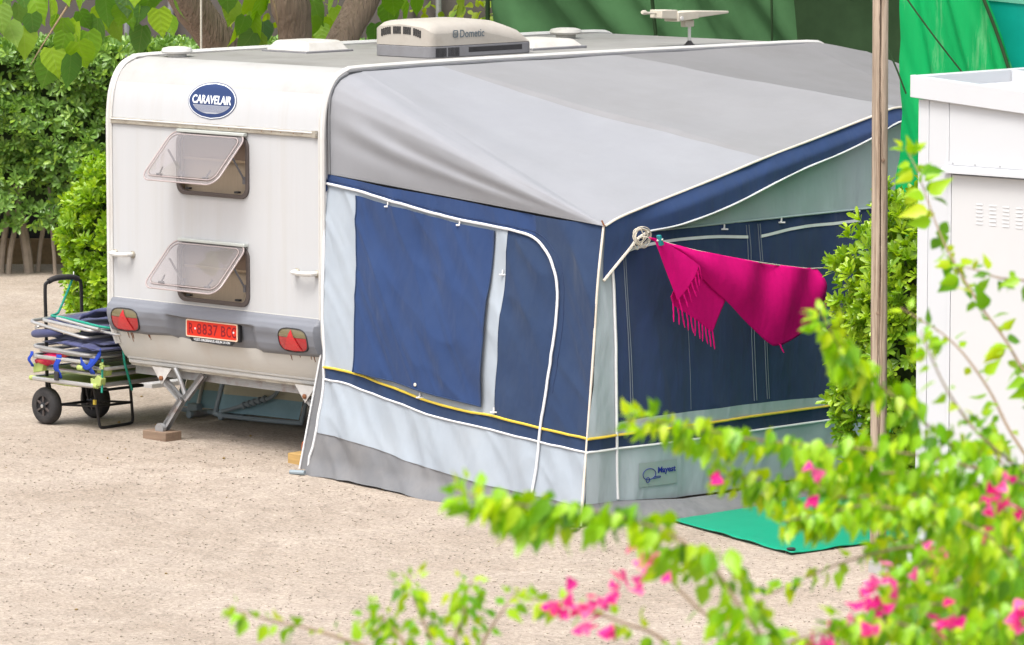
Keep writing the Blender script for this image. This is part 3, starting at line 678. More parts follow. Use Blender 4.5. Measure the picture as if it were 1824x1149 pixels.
# windows
def window(z0, z1):
    cx, cz = (WX[0] + WX[1]) / 2, (z0 + z1) / 2
    W_, H_ = WX[1] - WX[0] + .03, z1 - z0 + .03
    f = lambda u, v, d: (cx + u, -d, cz + v)
    ri = MB(); ri.ring(rrect(W_ + .02, H_ + .02, .075), rrect(W_ - .035, H_ - .035, .06), f, -.01, .016)
    win = ri.build('window', M['seal'], CAR, bevel=.003)
    bx = MB()
    x0, x1, y1 = WX[0] - .02, WX[1] + .02, .16
    bx.add([(x0, 0.002, z0 - .02), (x1, 0.002, z0 - .02), (x1, 0.002, z1 + .02), (x0, 0.002, z1 + .02), (x0, y1, z0 - .02), (x1, y1, z0 - .02), (x1, y1, z1 + .02), (x0, y1, z1 + .02)],
           [(0, 4, 5, 1), (1, 5, 6, 2), (2, 6, 7, 3), (3, 7, 4, 0)])
    bx.build('reveal', M['interior'], win, smooth=False)
    zm = z0 + (z1 - z0) * .60
    bl = MB(); bl.box(x0, x1, .060, .066, z0 - .02, zm); bl.build('flyscreen', M['blind_b'], win, smooth=False)
    bl = MB(); bl.box(x0, x1, .048, .056, zm, z1 + .02); bl.build('blind', M['blind_a'], win, smooth=False)
    bl = MB(); bl.box(x0, x1, .040, .058, zm - .012, zm + .006); bl.build('blind_bar', M['interior'], win, bevel=.002)
    # open pane, hinged at the top
    hz, hy = z1 + .035, -.022
    an = R(44)
    ph = z1 - z0 + .07
    pw = WX[1] - WX[0] + .075
    px = cx - .005
    def pf(u, v, d):
        # u across, v down from the hinge, d outward normal
        return (px + u, hy - math.sin(an) * v - math.cos(an) * d, hz - math.cos(an) * v + math.sin(an) * d)
    out = [(u, -v + ph / 2) for u, v in rrect(pw, ph, .085, 8)]
    inn = [(u, -v + ph / 2) for u, v in rrect(pw - .075, ph - .075, .06, 8)]
    pane = MB()
    k = len(out)
    pane.add([pf(u, v, .004) for u, v in out] + [pf(u, v, .004) for u, v in inn] + [pf(u * .97, (v - ph / 2) * .97 + ph / 2, .018) for u, v in inn],
             [(i, (i + 1) % k, k + (i + 1) % k, k + i) for i in range(k)] + [(k + i, k + (i + 1) % k, 2 * k + (i + 1) % k, 2 * k + i) for i in range(k)] + [tuple(2 * k + i for i in range(k))])
    po = pane.build('pane', M['pane'], win, angle=25)
    m = MB()
    m.tube([pf(u, v, .006) for u, v in out], .0055, 6, closed=True)
    m.build('pane_edge', M['seal_pale'], win)
    m = MB()
    m.tube([pf(u * 1.01, (v - ph / 2) * 1.01 + ph / 2, .012) for u, v in inn], .004, 5, closed=True)
    m.build('pane_ridge', M['seal_pale'], win)
    m = MB()
    m.box(px - pw / 2 + .055, px + pw / 2 - .02, -.045, -.004, hz - .004, hz + .018)
    m.build('hinge_rail', M['hinge'], win, bevel=.004)
    # stays and catches
    for s in (-1, 1):
        m = MB()
        u0 = s * (pw / 2 - .06)
        m.tube([(cx + u0, .0, z0 + .10), pf(u0, ph * .36, -.012)], .007, 6)
        m.box(cx + u0 - .012, cx + u0 + .012, -.012, .01, z0 + .08, z0 + .13)
        m.build('stay', M['grey_stay'], win)
    for s in (-.62, .62):
        m = MB()
        u0 = s * pw / 2
        p0 = Vector(pf(u0, ph - .06, -.006))
        m.box(p0.x - .022, p0.x + .022, p0.y - .008, p0.y + .012, p0.z - .01, p0.z + .012)
        m.tube([p0, p0 + Vector((.012 if s < 0 else .03, .025, .055))], .006, 6)
        m.build('catch', M['black'], win)
    for s in (-.5, .5):
        m = MB(); x = cx + s * W_ * .7
        m.box(x - .02, x + .02, -.02, .01, z0 + .012, z0 + .026)
        m.build('latch', M['black'], win, bevel=.002)
M['seal_pale'] = mat('acrylic_edge', (0.36, 0.30, 0.29), 0.3, spec=0.5)
M['hinge'] = mat('hinge_rail_alloy', (0.50, 0.53, 0.50), 0.4, metal=0.3)
M['grey_stay'] = mat('grey_stay', (0.12, 0.12, 0.13), 0.5)
for z0, z1 in WINZ:
    window(z0, z1)

# grab handles
for xa, xb, z in ((-2.12, -1.91, 1.207), (-.262, -.04, 1.203)):
    m = MB()
    m.tube(smooth_path([(xa + .012, 0, z), (xa + .014, -.04, z + .002), (xa + .035, -.058, z), ((xa + xb) / 2, -.062, z - .003), (xb - .035, -.058, z), (xb - .014, -.04, z + .002), (xb - .012, 0, z)], 5), [.017] * 31, 8)
    h = m.build('grab_handle', M['trim'], CAR)
    for x in (xa + .013, xb - .013):
        m = MB(); m.lathe([(.026, 0), (.026, .01), (.018, .02)], Matrix.Translation((x, 0, z)) @ Matrix.Rotation(R(90), 4, 'X'), 14)
        m.build('handle_foot', M['alu'], h)

# bumper
BOT = [(-2.15, .648), (-1.8, .646), (-1.53, .660), (-1.45, .632), (-1.3, .612), (-1.05, .598), (-.8, .604), (-.6, .616), (-.3, .622), (0.0, .632)]
def rec(x):   # plate recess
    return sstep(-1.52, -1.45, x) * (1 - sstep(-.70, -.58, x))
def bump_pt(u, v):
    x = -2.15 + 2.155 * u
    zb = interp(BOT, x); zt = .893
    z = zt + (zb - zt) * v
    dep = interp([(0, .004), (.03, .03), (.10, .040), (.17, .066), (.30, .078), (.7, .074), (.92, .055), (1.0, .008)], v)
    lo = sstep(.27, .36, v) * (1 - sstep(.95, 1.0, v) * .6)
    dep -= rec(x) * lo * .056
    # scooped alcoves beside the lamps
    for c, s in ((-1.66, 1), (-.50, -1)):
        q = ((x - c) / .17) ** 2 + ((z - .735) / .085) ** 2
        dep -= .010 * max(0, 1 - q) ** 1.5 if q < 1 else 0
    e = min(1, (u) / .012, (1 - u) / .012)
    y0 = prof_y(z)
    return (x, y0 - dep * max(.15, e), z)
m = MB(); m.grid(bump_pt, 150, 40)
BUMP = m.build('bumper', M['bumper'], CAR, angle=50)

def lamp(cx, cz):
    w_, h_ = .275, .158
    def f(u, v, d):
        q = max(0, 1 - (u / (w_ / 2)) ** 2 * .6 - (v / (h_ / 2)) ** 2 * .4)
        return (cx + u, prof_y(cz + v) - .070 - d - .022 * q, cz + v)
    out = []
    for k in range(56):
        a = 2 * math.pi * k / 56
        c, s = math.cos(a), math.sin(a)
        out.append((w_ / 2 * math.copysign(abs(c) ** .62, c), h_ / 2 * math.copysign(abs(s) ** .62, s)))
    m = MB(); m.ring([(u * 1.045, v * 1.07) for u, v in out], out, f, -.012, .004)
    tl = m.build('tail_light', M['rubber'], CAR)
    def clip(lo, hi):
        rows = 14
        mm = MB()
        def pt(s, t):
            v = lo + (hi - lo) * t
            r = max(0.0, 1 - abs(v / (h_ / 2)) ** (1 / .31)) ** .31 * w_ / 2
            return f(-r + 2 * r * s, v, 0.0)
        mm.grid(pt, 20, rows)
        return mm
    clip(-h_ / 2, .018).build('red_lens', M['red'], tl)
    clip(.020, h_ / 2).build('smoked_lens', M['amber'], tl)
    m = MB()
    tri = lambda s, t: f((-.086 + .172 * s) * (1 - t), -.069 + .144 * t, .006)
    m.grid(tri, 10, 14)
    m.build('triangle_reflector', M['bright_red'], tl)
lamp(-1.935, .750)
lamp(-.225, .742)

# number plate
pl_x, pl_z = -1.056, .742
pf = lambda u, v, d: (pl_x + u, -.046 - d, pl_z + v)
m = MB(); m.prism(rrect(.52, .118, .012), pf, 0, .006)
PL = m.build('number_plate', M['plate'], CAR)
m = MB(); m.ring(rrect(.524, .122, .012), rrect(.507, .105, .010), pf, .002, .009)
m.build('plate_rim', M['plate_rim'], PL)
M['chars'] = M['plate_text']
for s, u, wd in (('R', -.212, .046), ('8', -.128, .044), ('8', -.072, .044), ('3', -.017, .044), ('7', .038, .044), ('B', .118, .044), ('C', .172, .044), ('C', .225, .044)):
    text('character', s, .104, lambda a, b, d, u=u: pf(a + u, b * 1.0, .0065 + d), M['chars'], PL, width=wd, offset=.0012)
for u in (-.168, .222):
    m = MB(); m.lathe([(.008, 0), (.008, .003), (.003, .006)], Matrix.Translation(pf(u, 0, .006)) @ Matrix.Rotation(R(90), 4, 'X'), 10)
    m.build('screw', M['badge_white'], PL)
m = MB(); m.prism([(-.235, -.061), (-.205, -.092), (.205, -.092), (.24, -.061)], pf, .0, .006)
hold = m.build('plate_holder', M['black'], PL)
text('dealer_lettering', 'VI.EST-ORGEBAR.EL-KELIN .N ON', .024, lambda a, b, d: pf(a, b - .0755, .0068 + d), M['badge_white'], hold, width=.37, offset=.0004)
m = MB(); m.box(pl_x - .275, pl_x + .275, -.045, -.02, pl_z - .066, pl_z + .064)
m.build('plate_mount', M['black'], PL, bevel=.004)

# oval badge on the curved top
bcx, bcz = -1.109, 2.328
bf = lambda u, v, d: (bcx + u, prof_y(bcz + v) - .0035 - d, bcz + v)
def disc(w_, h_, d, m_, name, parent, cut=None):
    mm = MB()
    def pt(s, t):
        v = -h_ / 2 + h_ * t
        if cut: v = cut[0] + (cut[1] - cut[0]) * t
        r = max(0, 1 - (v / (h_ / 2)) ** 2) ** .5 * w_ / 2
        return bf(-r + 2 * r * s, v, d)
    mm.grid(pt, 24, 24)
    return mm.build(name, m_, parent, angle=80)
B = disc(.490, .256, 0, M['navy_badge'], 'badge', CAR)
disc(.478, .246, .0012, M['badge_white'], 'badge_border', B)
disc(.462, .233, .0024, M['navy_badge'], 'badge_field', B)
disc(.400, .180, .0036, M['badge_grey'], 'badge_arc', B, cut=(-.088, -.030))
for i in range(8):
    v = -.036 - i * .0058
    r = max(0, 1 - (v / .09) ** 2) ** .5 * .2 - .004
    m = MB(); m.grid(lambda s, t: bf(-r + 2 * r * s, v + .0018 * t, .0046), 8, 1)
    m.build('badge_line', M['navy_badge'], B)
text('badge_lettering', 'CARAVELAIR', .085, lambda a, b, d: bf(a, b * .93 + .008, .0048 + d), M['badge_white'], B, width=.395, offset=.0022)
# drip marks and runs under the bumper corners (rust)
for x, l in ((-2.02, .05), (-1.985, .075), (-1.97, .05), (-1.80, .03), (-1.79, .045), (-.36, .045), (-.27, .02), (-.16, .03), (-.13, .045)):
    m = MB()
    zt = interp(BOT, x) + .006
    m.grid(lambda s, t: (x + (s - .5) * .012 * (1 - t * .5) + .006 * N(t * 3, x * 9), prof_y(zt - l * t) - .002, zt - l * t), 2, 6)
    m.build('rust_run', M['rust'], CAR)

# roof fittings
def mushroom(x, y, s, mt):
    m = MB(); m.lathe([(.085 * s, 0), (.085 * s, .022), (.13 * s, .026), (.14 * s, .04), (.128 * s, .062), (.08 * s, .072), (.0, .074)], Matrix.Translation((x, y, 2.583)), 28)
    return m.build('roof_vent', mt, CAR)
mushroom(-1.93, .44, .80, M['trim'])
mushroom(-1.70, 4.23, .9, M['vent_white'])
def hatch(x0, x1, y0, y1, h, mt, z=2.585):
    m = MB()
    i0 = .05
    m.box(x0 - .02, x1 + .02, y0 - .02, y1 + .02, z - .01, z + .016)
    b = m.build('roof_hatch', M['ac_grey'], CAR, bevel=.004)
    m = MB()
    m.add([(x0, y0, z + .017), (x1, y0, z + .017), (x1, y1, z + .017), (x0, y1, z + .017), (x0 + i0, y0 + i0, z + h), (x1 - i0, y0 + i0, z + h), (x1 - i0, y1 - i0, z + h), (x0 + i0, y1 - i0, z + h)],
          [(0, 1, 5, 4), (1, 2, 6, 5), (2, 3, 7, 6), (3, 0, 4, 7), (4, 5, 6, 7)])
    m.build('hatch_dome', mt, b, bevel=.018)
hatch(-1.93, -1.50, 1.30, 1.73, .085, M['vent_white'])
hatch(-1.10, -.62, 2.72, 3.26, .068, M['vent_dirty'] if 'vent_dirty' in M else M['vent_white'])

# air conditioner
ax0, ax1, ay0, ay1 = -.97, -.40, 1.44, 2.50
z0 = 2.588
m = MB()
def ac_ring(y, inset, za, zb, arch):
    return None
def ac_half(z_lo, z_hi_fn, n=40, rin=.05):
    out = rrect(ax1 - ax0, ay1 - ay0, .07, 8)
    return [(u + (ax0 + ax1) / 2, v + (ay0 + ay1) / 2) for u, v in out]
outl = ac_half(0, None)
m.prism(outl, lambda u, v, d: (u, v, z0 + d), 0, .082)
ACB = m.build('air_conditioner', M['ac_grey'], CAR, bevel=.006)
def ac_top(u, v):
    # height of cover above roof at plan (u, v)
    s = (v - ay0) / (ay1 - ay0)
    h = interp([(0, .262), (.05, .262), (.5, .262), (.72, .240), (.88, .185), (1, .095)], s)
    c = 1 - ((u - (ax0 + ax1) / 2) / ((ax1 - ax0) / 2)) ** 4 * .22
    return max(.09, h * c)
m = MB()
def ac_cover(s, t):
    # t: 0 at the rim, up the side, then over the top
    k = s * len(outl)
    i = int(k) % len(outl); f = k - int(k)
    a, b = outl[i], outl[(i + 1) % len(outl)]
    u, v = a[0] + (b[0] - a[0]) * f, a[1] + (b[1] - a[1]) * f
    cx, cy = (ax0 + ax1) / 2, (ay0 + ay1) / 2
    if t <= .5:
        tt = t / .5
        top = ac_top(u, v) - .03
        return (u, v, z0 + .084 + max(0, top - .084) * tt)
    q = 1 - (t - .5) / .5
    u2, v2 = cx + (u - cx) * q, cy + (v - cy) * q
    return (u2, v2, z0 + max(.086, ac_top(u2, v2) - .03 * max(0, (q - .86) / .14) ** 2))
m.grid(ac_cover, len(outl) * 2, 26)
ACC = m.build('cover', M['ac_beige'], ACB, angle=50)
for i in range(20):
    if i in (5, 10, 15):
        continue
    s = (i + .5) / 20
    x = ax0 + .085 + (ax1 - ax0 - .17) * s
    zt = ac_top(x, ay0) - .045 - .05 * abs(s - .5) ** 2
    m = MB(); m.box(x - .0075, x + .0075, ay0 - .003, ay0 + .02, z0 + zt - .052, z0 + zt)
    m.build('grille_slot', M['black'], ACC, smooth=False)
for y0_, y1_, n in ((1.50, 1.61, 9), (1.625, 1.74, 9)):
    for i in range(n):
        m = MB(); y = y0_ + (y1_ - y0_) * i / n
        m.box(ax1 - .01, ax1 + .003, y, y + .006, z0 + .008, z0 + .07)
        m.build('vent_slot', M['black'], ACB, smooth=False)
m = MB(); m.box(ax1 - .01, ax1 + .002, 1.83, 2.38, z0 + .03, z0 + .068)
m.build('vent_recess', M['rubber'], ACB, bevel=.004)
af = lambda u, v, d: (ax1 + .002 + d, 1.845 + u, z0 + .165 + v)
text('maker_lettering', 'Dometic', .078, lambda a, b, d: af(a + .02, b, d), M['text_grey'], ACC, width=.245, offset=.0006)
m = MB(); m.ring(rrect(.052, .052, .012), rrect(.038, .038, .009), lambda u, v, d: af(u - .15, v, d), 0, .002)
lg = m.build('maker_emblem', M['text_grey'], ACC)
m = MB()
for k in (-.008, 0, .008):
    m.tube([af(-.165, k, .002), af(-.135, k, .002)], .0018, 5)
m.build('emblem_bars', M['text_grey'], lg)

# television antenna
ax_, ay_ = -.355, 4.133
m = MB(); m.lathe([(.045, 0), (.03, .012), (.016, .03), (.014, .035)], Matrix.Translation((ax_, ay_, 2.578)), 16)
AN = m.build('antenna', M['rubber'], CAR)
m = MB(); m.tube([(ax_, ay_, 2.60), (ax_, ay_, 2.74)], .012, 10); m.build('mast', M['trim'], AN)
m = MB(); m.box(ax_ - .025, ax_ + .025, 4.06, 4.16, 2.715, 2.765); m.build('clamp', M['antenna'], AN, bevel=.006)
def abox(y0, y1, za0, zb0, za1, zb1, wd0, wd1, nm):
    m = MB()
    m.add([(ax_ + s * w_ / 2, y, z) for (y, w_, zs) in ((y0, wd0, (za0, zb0)), (y1, wd1, (za1, zb1))) for z in zs for s in (-1, 1)],
          [(0, 1, 3, 2), (4, 6, 7, 5), (0, 4, 5, 1), (2, 3, 7, 6), (0, 2, 6, 4), (1, 5, 7, 3)])
    return m.build(nm, M['antenna'], AN, bevel=.006)
abox(3.76, 3.935, 2.792, 2.853, 2.778, 2.848, .12, .12, 'head')
abox(3.93, 4.165, 2.760, 2.832, 2.778, 2.834, .14, .14, 'housing')
abox(4.16, 4.56, 2.782, 2.834, 2.800, 2.818, .12, .03, 'boom')
m = MB(); m.tube([(ax_, 3.77, 2.828), (ax_, 3.67, 2.832), (ax_, 3.635, 2.838), (ax_, 3.61, 2.840)], [.008, .010, .018, .014], 8); m.build('rod', M['antenna'], AN)
m = MB(); m.lathe([(.016, 0), (.016, .01), (.006, .012)], Matrix.Translation((ax_ + .07, 3.965, 2.785)) @ Matrix.Rotation(R(90), 4, 'Y'), 12); m.build('screw', M['trim'], AN)

# corner steadies
def steady(xa, foot, knee, other):
    m = MB()
    m.add([(xa - .10, .10, .41), (xa + .10, .10, .41), (xa + .0, .10, .29), (xa - .10, .108, .41), (xa + .10, .108, .41), (xa, .108, .29)], [(0, 1, 2), (3, 5, 4), (0, 3, 4, 1), (1, 4, 5, 2), (2, 5, 3, 0)])
    st = m.build('corner_steady', M['bracket'], CAR, smooth=False)
    m = MB(); m.lathe([(.018, 0), (.018, .012), (.008, .02)], Matrix.Translation((xa, .10, .335)) @ Matrix.Rotation(R(90), 4, 'X'), 6); m.build('bolt', M['rust'], st)
    def bar(a, b, w_, nm, mt):
        a, b = Vector(a), Vector(b)
        q = (b - a).to_track_quat('Z', 'Y').to_matrix().to_4x4()
        T = Matrix.Translation(a) @ q
        m = MB(); l = (b - a).length
        m.box(-w_ / 2, w_ / 2, -.012, .012, 0, l, T); m.box(-w_ / 2, -w_ / 2 + .006, -.03, .012, 0, l, T); m.box(w_ / 2 - .006, w_ / 2, -.03, .012, 0, l, T)
        return m.build(nm, mt, st, smooth=False)
    bar((xa, .125, .33), knee, .035, 'upper_arm', M['galv'])
    bar(other, (knee[0] + .02, knee[1] + .01, knee[2]), .04, 'brace', M['galv'])
    bar(knee, foot, .062, 'leg', M['galv'])
    m = MB(); m.tube([(xa + .11, .13, .41), (xa + .15, .13, .36), (knee[0] + .03, .14, knee[2] + .0)], .017, 8); m.build('spindle', M['galv'], st)
    m = MB(); m.lathe([(.042, 0), (.042, .03)], Matrix.Translation((foot[0] + .03, foot[1] - .02, foot[2] + .03)) @ Matrix.Rotation(R(90), 4, 'X'), 18); m.build('foot_pad', M['galv'], st)
steady(-1.745, (-1.73, .08, -.048), (-1.56, .12, .205), (-1.38, .16, .39))
steady(-.285, (-.20, .2, -.10), (-.12, .16, .18), (.0, .25, .38))

m = MB(); m.box(-1.84, -1.60, .0, .155, zg(-1.7) - .01, zg(-1.7) + .062, Matrix.Rotation(0, 4, 'Z'))
tag(m.build('wooden_block', M['block'], None, bevel=.006), 'brown timber block under the left rear steady of the caravan', 'wooden block')
m = MB(); m.box(-.42, -.20, .06, .24, zg(-.3) - .01, zg(-.3) + .075)
tag(m.build('wooden_block', M['block_y'], None, bevel=.006), 'yellowish timber block on the gravel beside the awning edge', 'wooden block')

# ---------------------------------------------------------------- awning
AW = thing('awning', 'grey and navy canvas caravan awning with white piping', 'awning', (1.25, 3.0, zg(1.2)))
D = 2.506
def wrS(x, z):
    a, b = x * .55 - z * .83, x * .83 + z * .55
    w_ = .030 * N(a * 1.1, b * 3.8, 3.1) + .013 * N(a * 2.0, b * 8.0, 7.7) + .012 * N(x * 1.3, z * 1.3, 1.0)
    w_ += .010 * (1 - abs(N(a * .9 + 3, b * 3.3, 31.0)) * 2) ** 5 if abs(N(a * .9 + 3, b * 3.3, 31.0)) < .5 else 0
    w_ += .007 * (1 - abs(N(x * 1.1, b * 5.5, 41.0)) * 2) ** 5 if abs(N(x * 1.1, b * 5.5, 41.0)) < .5 else 0
    w_ += .010 * N(x * 9, z * 1.0, 5.0) * sstep(.5, .0, x)
    w_ += .022 * N(x * 3.2 + z * 1.2, z * 1.3, 9.0) * sstep(.55, .1, z)
    return w_
def S(x, z, off=0.0, k=1.0):
    y = .05 + .093 * (z - 1.88) + .019 * x
    return (x, y - off - wrS(x, z) * k, z)
def wrF(y, z):
    q = abs(N(y * 2.6 + z * .6, z * .8, 51.0))
    return (.010 * (1 - 2 * q) ** 5 if q < .5 else 0) + .016 * N(y * 2.2, z * .7, 11.0) + .010 * N(y * 6, z * 1.2, 13.0) + .012 * N(y * 1.1, z * 1.1, 17.0)
def F(y, z, off=0.0):
    return (D + off + wrF(y, z), y, z)

def sheet(name, top, bot, fn, mt, off=0.0, nu=60, nv=40, parent=None, axis=0, solid=0.0):
    """cloth between two polylines in wall coordinates; axis 0: polylines run along u, axis 1: they run down v"""
    T = sorted(top, key=lambda p: p[axis]); Bt = sorted(bot, key=lambda p: p[axis])
    def res(P, t):
        q = P[0][axis] + (P[-1][axis] - P[0][axis]) * t
        o_ = interp([(p[axis], p[1 - axis]) for p in P], q)
        return (q, o_) if axis == 0 else (o_, q)
    m = MB()
    def pt(s, t):
        a, b = res(T, s), res(Bt, s)
        return fn(a[0] + (b[0] - a[0]) * t, a[1] + (b[1] - a[1]) * t, off)
    m.grid(pt, nu, nv)
    return m.build(name, mt, parent or AW, angle=80, fix=False)
def piping(name, pts, fn, r, mt, off=.006, n=5, parent=None):
    P = smooth_path([(p[0], p[1], 0) for p in pts], n)
    m = MB(); m.tube([fn(p.x, p.y, off) for p in P], r, 6)
    return m.build(name, mt, parent or AW)
def ribbon(name, pts, fn, w_, mt, off=.005, n=5):
    P = smooth_path([(p[0], p[1], 0) for p in pts], n)
    m = MB(); k = len(P)
    vs = [fn(p.x, p.y + w_ / 2, off) for p in P] + [fn(p.x, p.y - w_ / 2, off) for p in P]
    m.add(vs, [(i, i + 1, k + i + 1, k + i) for i in range(k - 1)])
    return m.build(name, mt, AW, angle=80, fix=False)

navytop = [(0, 1.882), (.618, 1.823), (1.239, 1.777), (1.944, 1.717), (2.506, 1.69)]
pipe = [(0, 1.821), (.306, 1.79), (.662, 1.736), (.955, 1.69), (1.239, 1.655), (1.524, 1.632), (1.75, 1.613), (1.917, 1.577), (2.064, 1.474), (2.144, 1.338), (2.16, 1.157), (2.149, .833), (2.128, .57), (2.098, .342)]
yellow = [(.066, .582), (.264, .575), (.43, .559), (.654, .514), (1.065, .441), (1.409, .404), (1.687, .392), (2.107, .354), (2.489, .322)]
whiteS = [(.066, .499), (.272, .493), (.454, .463), (1.072, .352), (1.529, .312), (2.1, .265), (2.489, .233)]
skirtT = [(.045, .138), (.453, .108), (.693, .067), (.926, .018), (1.274, -.023), (1.672, -.065), (2.062, -.088), (2.50, -.115)]
bottom = [(-.03, -.157), (.391, -.150), (.682, -.168), (1.291, -.210), (1.745, -.236), (2.079, -.246), (2.53, -.255)]
leftE = [(0, 1.821), (.054, .786), (.066, .582), (.054, .178), (-.024, -.157)]

up = [p for p in pipe if p[0] <= 1.70 and p[1] > 1.6] + [(1.686, 1.620)]
sheet('header_panel', [p for p in navytop if p[0] < 1.94] + [(1.917, 1.7193)], [p for p in pipe if p[0] <= 1.917 and p[1] > 1.5], S, M['navy_bright'], 0, 80, 8)
sheet('side_panel', [(2.506, 1.69), (2.517, 1.338), (2.502, .905), (2.489, .327)], [(1.917, 1.7185)] + [p for p in pipe if p[0] >= 1.917], S, M['navy_cloth'], 0, 60, 24, axis=1)
sheet('window_panel', up, [p for p in yellow if p[0] < 1.68] + [(1.668, .393)], S, M['light_cloth'], 0, 80, 60)
sheet('door_panel', [(1.686, 1.619), (1.666, .395)], [(1.70, 1.6185), (1.75, 1.613)] + pipe[7:], S, M['navy_cloth'], 0, 60, 20, axis=1)
sheet('band', yellow, whiteS, S, M['navy_cloth'], 0, 90, 4)
sheet('lower_panel', whiteS, skirtT, S, M['light_cloth'], 0, 110, 20)
def SK(x, z, off):
    t = sstep(-.02 - .1 * x / 2.5, -.25, z)
    p = S(x, z, off)
    return (p[0], p[1] - .05 * t - .03 * t * N(x * 4, 2.0), z + .012 * t * N(x * 5, 3.0))
sheet('mud_skirt', skirtT, bottom, SK, M['skirt'], .001, 110, 14)
# roll-down window cover, hanging free
def FL(x, z, off):
    t = sstep(1.75, .45, z)
    return S(x, z, off + .012 + .022 * t + .018 * t * N(x * 2.2 + z * 1.1, z * .9, 4.0), 1.25)
fl = sheet('window_flap', [(.304, 1.757), (.662, 1.706), (1.239, 1.628), (1.575, 1.600)], [(.396, .582), (.724, .548), (1.173, .487), (1.43, .462), (1.557, .447)], FL, M['navy_bright'], 0, 90, 70)
for p0, p1 in (((.304, 1.757), (.396, .582)), ((1.575, 1.600), (1.557, .447))):
    m = MB(); m.tube([FL(p0[0] + (p1[0] - p0[0]) * k / 30, p0[1] + (p1[1] - p0[1]) * k / 30, .001) for k in range(31)], .005, 6)
    m.build('flap_hem', M['navy_cloth'], fl)
m = MB(); m.tube([FL(x, interp([(.396, .582), (.724, .548), (1.173, .487), (1.43, .462), (1.557, .447)], x), .001) for x in [.396 + 1.16 * k / 40 for k in range(41)]], .005, 6)
m.build('flap_hem', M['navy_cloth'], fl)
m = MB(); c_ = Vector(FL(.98, .545, .004)); m.lathe([(.012, 0), (.012, .004), (.006, .005)], Matrix.Translation(c_) @ Matrix.Rotation(R(90), 4, 'X'), 12); m.build('eyelet', M['cream'], fl)
sheet('edge_strip', [(1.585, 1.630), (1.692, 1.619)], [(1.578, .400), (1.668, .395)], S, M['light_cloth'], .004, 6, 50)
piping('seam_piping', pipe + [(2.081, .14), (2.062, -.08)], S, .0095, M['pipe_white'], .014)
piping('seam_piping', [(p[0] + .045 if i > 6 else p[0], p[1] + .022) for i, p in enumerate(pipe[:-1])], S, .0025, M['navy_dark'], .002)
piping('yellow_tape', yellow, S, .009, M['yellow'])
piping('lower_piping', whiteS, S, .007, M['pipe_white'])
piping('edge_piping', leftE, S, .010, M['pipe_white'], .004)
piping('skirt_seam', skirtT, S, .003, M['skirt'], .003)
m = MB(); m.tube(smooth_path([S(2.506, 1.69, .004), S(2.517, 1.338, .004), S(2.502, .905, .004), S(2.489, .327, .004), S(2.52, -.235, .03)], 8), .0085, 8)
m.build('corner_piping', M['cream'], AW)
# draught strip between caravan and side wall
m = MB()
m.grid(lambda u, v: (interp([(0, .03), (.4, -.02), (1, -.13)], v) + (.05 + .03 * v) * u + .01 * N(v * 6, u), .06 - .16 * v + .02 * u, 1.15 - 1.28 * v), 4, 30)
m.build('draught_strip', M['skirt'], AW, angle=80)
m = MB(); m.tube([(interp([(0, .03), (.4, -.02), (1, -.13)], v / 30), .056 - .16 * v / 30, 1.15 - 1.28 * v / 30) for v in range(31)], .008, 6)
m.build('strip_piping', M['pipe_white'], AW)
# torn corner tail of the header at the rail
m = MB(); m.add([(0.01, .03, 1.86), (.03, .02, 1.78), (-.05, .012, 1.69), (-.012, .02, 1.76)], [(0, 1, 2, 3)]); m.build('header_tail', M['navy_bright'], AW)

# toggles
def toggle(p, fn):
    m = MB(); q = Vector(fn(p[0], p[1], .012))
    m.tube([q + Vector((0, 0, .02)), q, q + Vector((-.008, -.004, -.014))], .006, 6); m.tube([q + Vector((-.018, -.018, -.012)), q + Vector((.018, .018, -.012))], .006, 6)
    m.build('toggle', M['pipe_white'], AW)
for p in ((.61, 1.712), (1.26, 1.628), (1.668, 1.33), (1.672, .432), (1.0, .47)):
    toggle(p, S)
for p in ((1.252, 1.60), (1.822, 1.607), (2.602, 1.632)):
    toggle(p, F)

# front wall
EAVE = [(.08, 1.692), (.304, 1.757), (1.148, 1.930), (1.656, 2.040), (2.181, 2.143), (2.725, 2.252), (3.06, 2.305)]
EAVE += [(6.12 - y, z) for y, z in reversed(EAVE[:-1])]
VALB = [(.06, 1.337), (.188, 1.436), (.295, 1.519), (.375, 1.586), (.478, 1.63), (.773, 1.658), (1.149, 1.726), (1.402, 1.787), (1.922, 1.932), (2.394, 2.033), (2.715, 2.119), (3.06, 2.215)]
VALB += [(6.12 - y, z) for y, z in reversed(VALB[:-1])]
cF = [(.08, 1.69), (.06, 1.337), (.003, .906), (-.065, .33), (-.085, -.245)]
sheet('front_upper_panel', [(y, z - .012) for y, z in EAVE], [(.08, 1.338), (.20, 1.384), (.45, 1.632), (5.67, 1.632), (6.05, 1.34)], F, M['green_cloth'], -.004, 150, 20)
sheet('front_edge_panel', [(.06, 1.62), (.003, .906), (-.066, .325)], [(.46, 1.62), (.165, 1.25), (.178, .9), (.205, .325)], F, M['front_cloth'], -.006, 50, 10, axis=1)
sheet('front_navy_panel', [(.15, 1.628), (2.7, 1.630), (6.0, 1.63)], [(.205, .40), (.516, .415), (1.896, .390), (2.545, .367), (5.9, .36)], F, M['navy_dark'], 0, 160, 60)
sheet('front_strip', [(.205, .40), (.516, .415), (1.896, .390), (2.545, .367), (5.9, .36)], [(.205, .322), (5.95, .305)], F, M['front_cloth'], 0, 150, 6)
sheet('front_band', [(-.07, .323), (1.2, .314), (5.98, .305)], [(-.075, .236), (1.2, .217), (5.98, .21)], F, M['navy_cloth'], 0, 150, 5)
